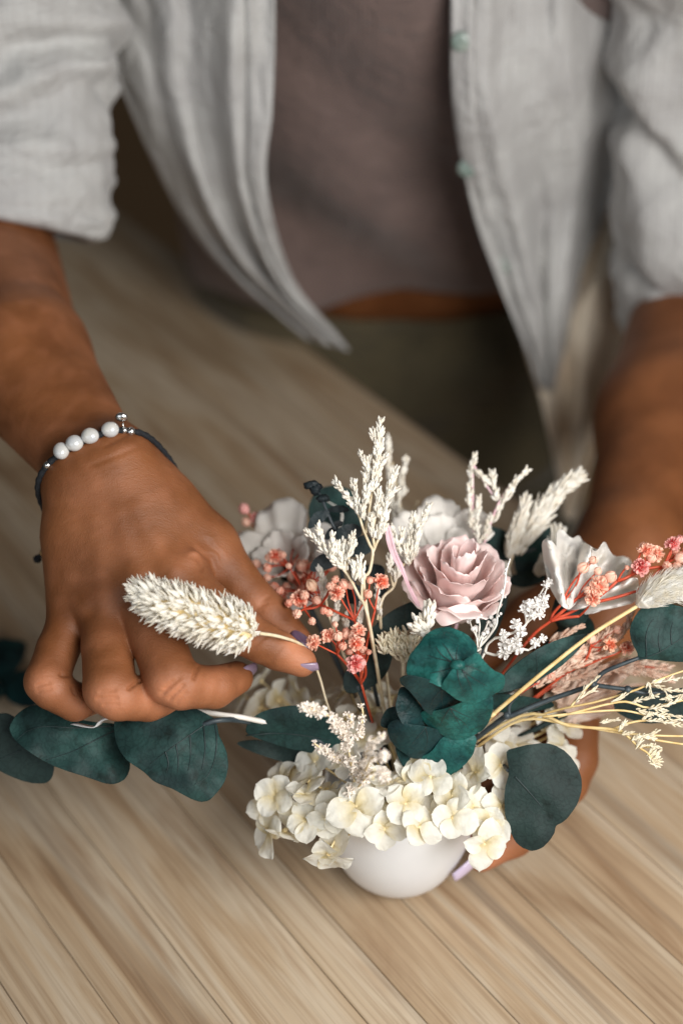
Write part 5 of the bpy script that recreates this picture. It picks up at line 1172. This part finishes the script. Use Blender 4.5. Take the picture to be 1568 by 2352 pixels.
sprig('straw_grass', 'fine straw-coloured grass sprays with pale spikelets reaching right over the table', ZS,
      [[(300, 730, .660), (700, 760, .652), (1100, 825, .646), (1400, 845, .645), (1700, 850, .648)], [(320, 730, .66), (620, 640, .655), (900, 582, .650), (1200, 492, .648), (1420, 395, .648), (1700, 300, .652)], [(600, 700), (1030, 590), (1170, 590), (1300, 630), (1480, 590), (1620, 560)], [(1000, 805), (1170, 742), (1350, 728), (1600, 775)], [(1280, 865), (1460, 895), (1700, 930)], [(480, 700), (850, 660), (1100, 650), (1300, 690)], [(1050, 800), (1150, 860), (1220, 930), (1300, 985), (1345, 1060)], [(1160, 865), (1350, 825)], [(1200, 930), (1360, 935)], [(700, 620), (790, 510), (870, 425)]],
      [[(1170, 588), (1260, 560), (1345, 535)], [(1220, 645), (1320, 670), (1430, 700)], [(1300, 640), (1430, 610), (1560, 560)], [(1310, 440), (1430, 420), (1600, 385)], [(1340, 450), (1430, 500), (1455, 575)], [(1300, 430), (1320, 500)], [(1060, 790), (1100, 765)], [(1090, 830), (1140, 830)], [(740, 580), (810, 480), (880, 415)], [(770, 560), (830, 520), (890, 490)], [(1250, 720), (1290, 690)], [(1300, 725), (1450, 745), (1600, 780)], [(1370, 640), (1480, 690), (1600, 700)], [(1400, 560), (1500, 545), (1600, 520)], [(1420, 480), (1520, 500), (1600, 480)], [(1440, 740), (1530, 720), (1600, 730)], [(940, 745), (1040, 720)], [(1030, 575), (1100, 545)]],
      .648, seed=330, mt='straw_tip', smt='straw', sr=.0008, r0=.0009, r1=.0006, per=2, L=.0028, gr=.00045, cat='dried grass', step=.0014)
dr_ = thing('straw_grass', 'drooping pale grass tip with forked spikelets hanging over the table', 'dried grass', BASE)
stem(dr_, [BASE, at(1180, 1650, .662)]+P3(ZS, [(700, 770, .650), (1050, 800, .645), (1150, 860, .643), (1220, 930, .642), (1300, 985, .641), (1345, 1062, .641)]), .0009, .0004, 'straw', 40)
for i, s_ in enumerate(([(1075, 800), (1100, 760)], [(1110, 830), (1140, 825)], [(1180, 880), (1210, 860)], [(1200, 880), (1240, 850), (1290, 840), (1360, 810)], [(1260, 850), (1330, 870)], [(1210, 930), (1240, 880)], [(1230, 940), (1290, 920), (1362, 930)], [(1300, 985), (1330, 950)], [(1310, 1000), (1350, 980)], [(1325, 1025), (1360, 1010)], [(1345, 1062), (1330, 1050)], [(1345, 1062), (1362, 1072)], [(1340, 1050), (1358, 1045)])):
    q = P3(ZS, [(a, b, .641) for a, b in s_])
    if len(q) == 2: q.insert(1, q[0].lerp(q[1], .5))
    spike(dr_, q, .0008, .0007, 'straw_tip', seed=600+i, L=.0026, gr=.0005, per=2, step=.0016)

# ------------------------------------------------------------------ cream astilbe in front
ca_ = thing('cream_astilbe', 'cream dried astilbe sprig with tiny papery florets over the bowl front', 'dried sprig', BASE)
def florets(path, r, n, size, mts=CBL, seed=0):
    rr = random.Random(seed); q = catmull(P3(ZA, path), 40)
    stem(ca_, [q[0], q[13], q[26], q[39]], .0005, .0004, 'cream_ctr', 16, 5, name='stalk')
    for k_ in range(n):
        c0 = q[rr.randrange(40)]; o = Vector((rr.gauss(0, 1), rr.gauss(0, 1), rr.gauss(0, 1))).normalized()
        pp = c0+o*r*rr.uniform(.3, 1)
        piece('floret', mts[rr.randrange(3)], frame_m(pp, o+(CAM-pp).normalized()*.5, None, size*rr.uniform(.7, 1.2), rr.uniform(0, 6)), ca_)
florets([(1090, 1180, .650), (1060, 900, .640), (1000, 700, .632), (950, 530, .627), (850, 420, .622), (700, 330, .617), (560, 290, .613)], .0022, 44, .0024, seed=1)
florets([(960, 600, .628), (900, 520, .626), (930, 470, .628)], .0030, 10, .0024, seed=2)
florets([(1100, 620, .640), (1170, 440, .640), (1150, 250, .640)], .0013, 11, .0019, seed=3)
florets([(1030, 480, .630), (1040, 400, .628), (975, 370, .628)], .0012, 7, .0018, seed=4)
florets([(1100, 950, .646), (900, 850, .640), (760, 760, .636), (650, 680, .633)], .0022, 26, .0022, seed=5)
florets([(1090, 980, .645), (1150, 930, .642), (1190, 960, .640)], .0026, 10, .0024, seed=6)
florets([(1130, 1100, .640), (1180, 850, .612), (1250, 720, .603), (1290, 610, .597), (1385, 590, .592)], .0020, 20, .0024, seed=7)
florets([(1150, 1100, .64), (1250, 850, .600), (1350, 830, .594), (1400, 780, .590)], .0020, 14, .0024, seed=8)
florets([(1120, 1150, .64), (1250, 1000, .606), (1370, 1000, .600), (1390, 1080, .598)], .0018, 14, .0024, seed=9)
florets([(1100, 1160, .645), (1010, 1190, .642)], .0016, 6, .0022, seed=10)
stem(ca_, [pz(ZA, 1090, 1180, .650), pz(ZA, 1150, 1350, .665), BASE], .0007, .001, 'cream_ctr')

# ------------------------------------------------------------------ canary grass held in the fingers
ph = thing('canary_grass', 'white bristly canary grass head pinched between thumb and index finger', 'dried grass', z1(1390, 1250, .652))
axp = [at(x, y, d) for x, y, d in ((578, 1450, .6235), (535, 1438, .6195), (450, 1413, .617), (375, 1385, .6175), (318, 1358, .6195))]
q = catmull(axp, 60)
def rad(t): return .0118*min(1, (t/0.16+.28))*(1 if t < .55 else max(.12, 1-((t-.55)/.45)**1.7*.9))
ac = Acc(); ac.tube(q, [max(.0006, rad(i/59)*.62) for i in range(60)], 14); part('core', ac, M['phal_core'], ph)
def bract_acc(seed):
    ac = Acc()
    def f(u, v):
        s = (u-.5)*2; w_ = .30*math.sin(math.pi*min(1, v*.9+.10))**.8*(1-.25*v)
        return Vector((s*w_, v, .34*(1-abs(s)**1.5)*math.sin(math.pi*min(1, v+.05))*.5-.18*v*v+.05*noise.noise(Vector((s+seed, v*3, 0)))))
    ac.grid(5, 7, f); return ac
BR = [raw_mesh('bract', a.v, a.f, M['phal']) for a in (bract_acc(1), bract_acc(5), bract_acc(9))]
pr_ = random.Random(4); nb = 296
for i in range(nb):
    t_ = (i+.5)/nb; t_ = t_**.92
    j = min(58, int(t_*59)); c0 = q[j]; tg_ = (q[min(59, j+1)]-q[max(0, j-1)]).normalized()
    a = tg_.orthogonal().normalized(); b = tg_.cross(a); th = i*2.39996+pr_.uniform(-.2, .2)
    o = a*math.cos(th)+b*math.sin(th); R = rad(t_)
    dirv = (tg_*(0.62+.6*max(0, t_-.6))+o*(1.0-.3*t_)+Vector((pr_.gauss(0, .17), pr_.gauss(0, .17), pr_.gauss(0, .17)))).normalized()
    base = c0+o*R*.52
    L = .0078*pr_.uniform(.75, 1.2)*(1 if t_ < .85 else .9)
    x = dirv.cross(o).normalized(); zz = x.cross(dirv)
    Rm = Matrix((x, dirv, zz)).transposed().to_4x4()
    piece('bract', BR[i % 3], Matrix.Translation(base) @ Rm @ Matrix.Diagonal((L*.72, L, L, 1)), ph)
ac = Acc()
for i in range(900):
    t_ = pr_.random(); j = min(58, int(t_*59)); c0 = q[j].lerp(q[j+1], pr_.random()); tg_ = (q[min(59, j+1)]-q[max(0, j-1)]).normalized()
    a = tg_.orthogonal().normalized(); b = tg_.cross(a); th = pr_.uniform(0, 6.283); o = a*math.cos(th)+b*math.sin(th)
    scale_add(ac, c0+o*rad(t_)*.6, tg_*(.7+.5*max(0, t_-.6))+o*1.0+Vector((pr_.gauss(0, .3), pr_.gauss(0, .3), pr_.gauss(0, .3))), .0068*pr_.uniform(.7, 1.15), .00055, sides=3)
part('awns', ac, M['phal'], ph, kind='stuff')
stem(ph, [at(596, 1455, .6240), at(640, 1462, .6285), at(690, 1480, .640), at(716, 1512, .652), at(735, 1560, .660), at(752, 1620, .668), at(790, 1720, .680)], .00085, .00045, 'bleach_stem', 40)
ac = Acc(); 
for k_ in range(9): scale_add(ac, at(598-k_*2, 1455+(k_ % 3-1)*4, .6225), (axp[0]-axp[1]).normalized()*-1+Vector((rng.gauss(0, .3), rng.gauss(0, .3), rng.gauss(0, .3))), .006, .0006)
part('collar', ac, M['phal'], ph)

# ------------------------------------------------------------------ fluffy hare's tail at the right
ht = thing('hare_tail_grass', 'fluffy white hare\'s tail grass on straw stem reaching past the red blossoms', 'dried grass', BASE)
qa = catmull(P3(ZB, [(1085, 905, .646), (1180, 830, .645), (1330, 740, .643), (1500, 690, .643), (1680, 640, .645), (1850, 560, .648)]), 60)
def rad2(t): return .0052*min(1, t/.18+.2)+.0030*min(1, t*1.4)
ac = Acc(); ac.tube(qa, [rad2(i/59)*.75 for i in range(60)], 14); part('core', ac, M['phal'], ht)
ac = Acc(); r2 = random.Random(3)
for i in range(2600):
    t_ = r2.random(); j = int(t_*58); c0 = qa[j].lerp(qa[j+1], r2.random()); tg_ = (qa[j+1]-qa[j]).normalized()
    a = tg_.orthogonal().normalized(); b = tg_.cross(a); th = r2.uniform(0, 6.283); o = a*math.cos(th)+b*math.sin(th)
    dv = (tg_*1.2+o*r2.uniform(.2, .75)+Vector((r2.gauss(0, .12), r2.gauss(0, .12), r2.gauss(0, .12)))).normalized(); L = r2.uniform(.005, .0085)
    p0 = c0+o*rad2(t_)*.65
    ac.tube([p0, p0+dv*L*.6+o*L*.05, p0+dv*L], [.00022, .00016, .00004], 3, cap=False)
part('hairs', ac, M['phal'], ht, kind='stuff')
stem(ht, [BASE]+P3(ZS, [(60, 720, .654), (95, 682, .650), (500, 342, .643), (860, 62, .645)])+[qa[0], qa[4]], .0011, .0009, 'straw', 50)

# ------------------------------------------------------------------ loose bits on the table
def on_table(x, y, z=0.0015):
    dr = at(x, y, 1)-CAM; t = (z-CAM.z)/dr.z; return t
lv = thing('loose_eucalyptus', 'dark out-of-focus eucalyptus leaves lying on the table left of the hand', 'eucalyptus', at(10, 1530, on_table(10, 1530)))
for o, sd in (([(-90, 1490), (-40, 1470), (20, 1468), (60, 1480), (45, 1530), (0, 1560), (-70, 1550)], 1), ([(0, 1560), (60, 1540), (105, 1560), (110, 1600), (70, 1625), (20, 1610)], 2), ([(-90, 1560), (-20, 1560), (10, 1590), (-30, 1625), (-80, 1620)], 3)):
    n_ = len(o); cx0 = sum(a for a, b in o)/n_; cy0 = sum(b for a, b in o)/n_
    part('leaf', outline_sheet(o, lambda x, y: on_table(x, y, .004+.006*(1-((x-cx0)**2+(y-cy0)**2)/6000)+.002*sd), seed=sd), M['euc_deep'], lv, solid=.0006)
rbn = thing('white_ribbon', 'crumpled scrap of white ribbon under the curled ring finger', 'ribbon', at(230, 1660, .66))
ac = Acc(); rowsR = [catmull([(x, y, d) for x, y, d in rw], 20) for rw in ([(180, 1660, .655), (225, 1668, .652), (250, 1640, .660), (290, 1630, .668), (340, 1650, .67)], [(162, 1664, .650), (212, 1672, .645), (228, 1658, .648), (268, 1648, .655), (300, 1640, .665)])]
ac.grid(20, 2, lambda u, v: at(*rowsR[round(v)][round(u*19)])); part('ribbon_strip', ac, M['ribbon'], rbn, solid=.0003)
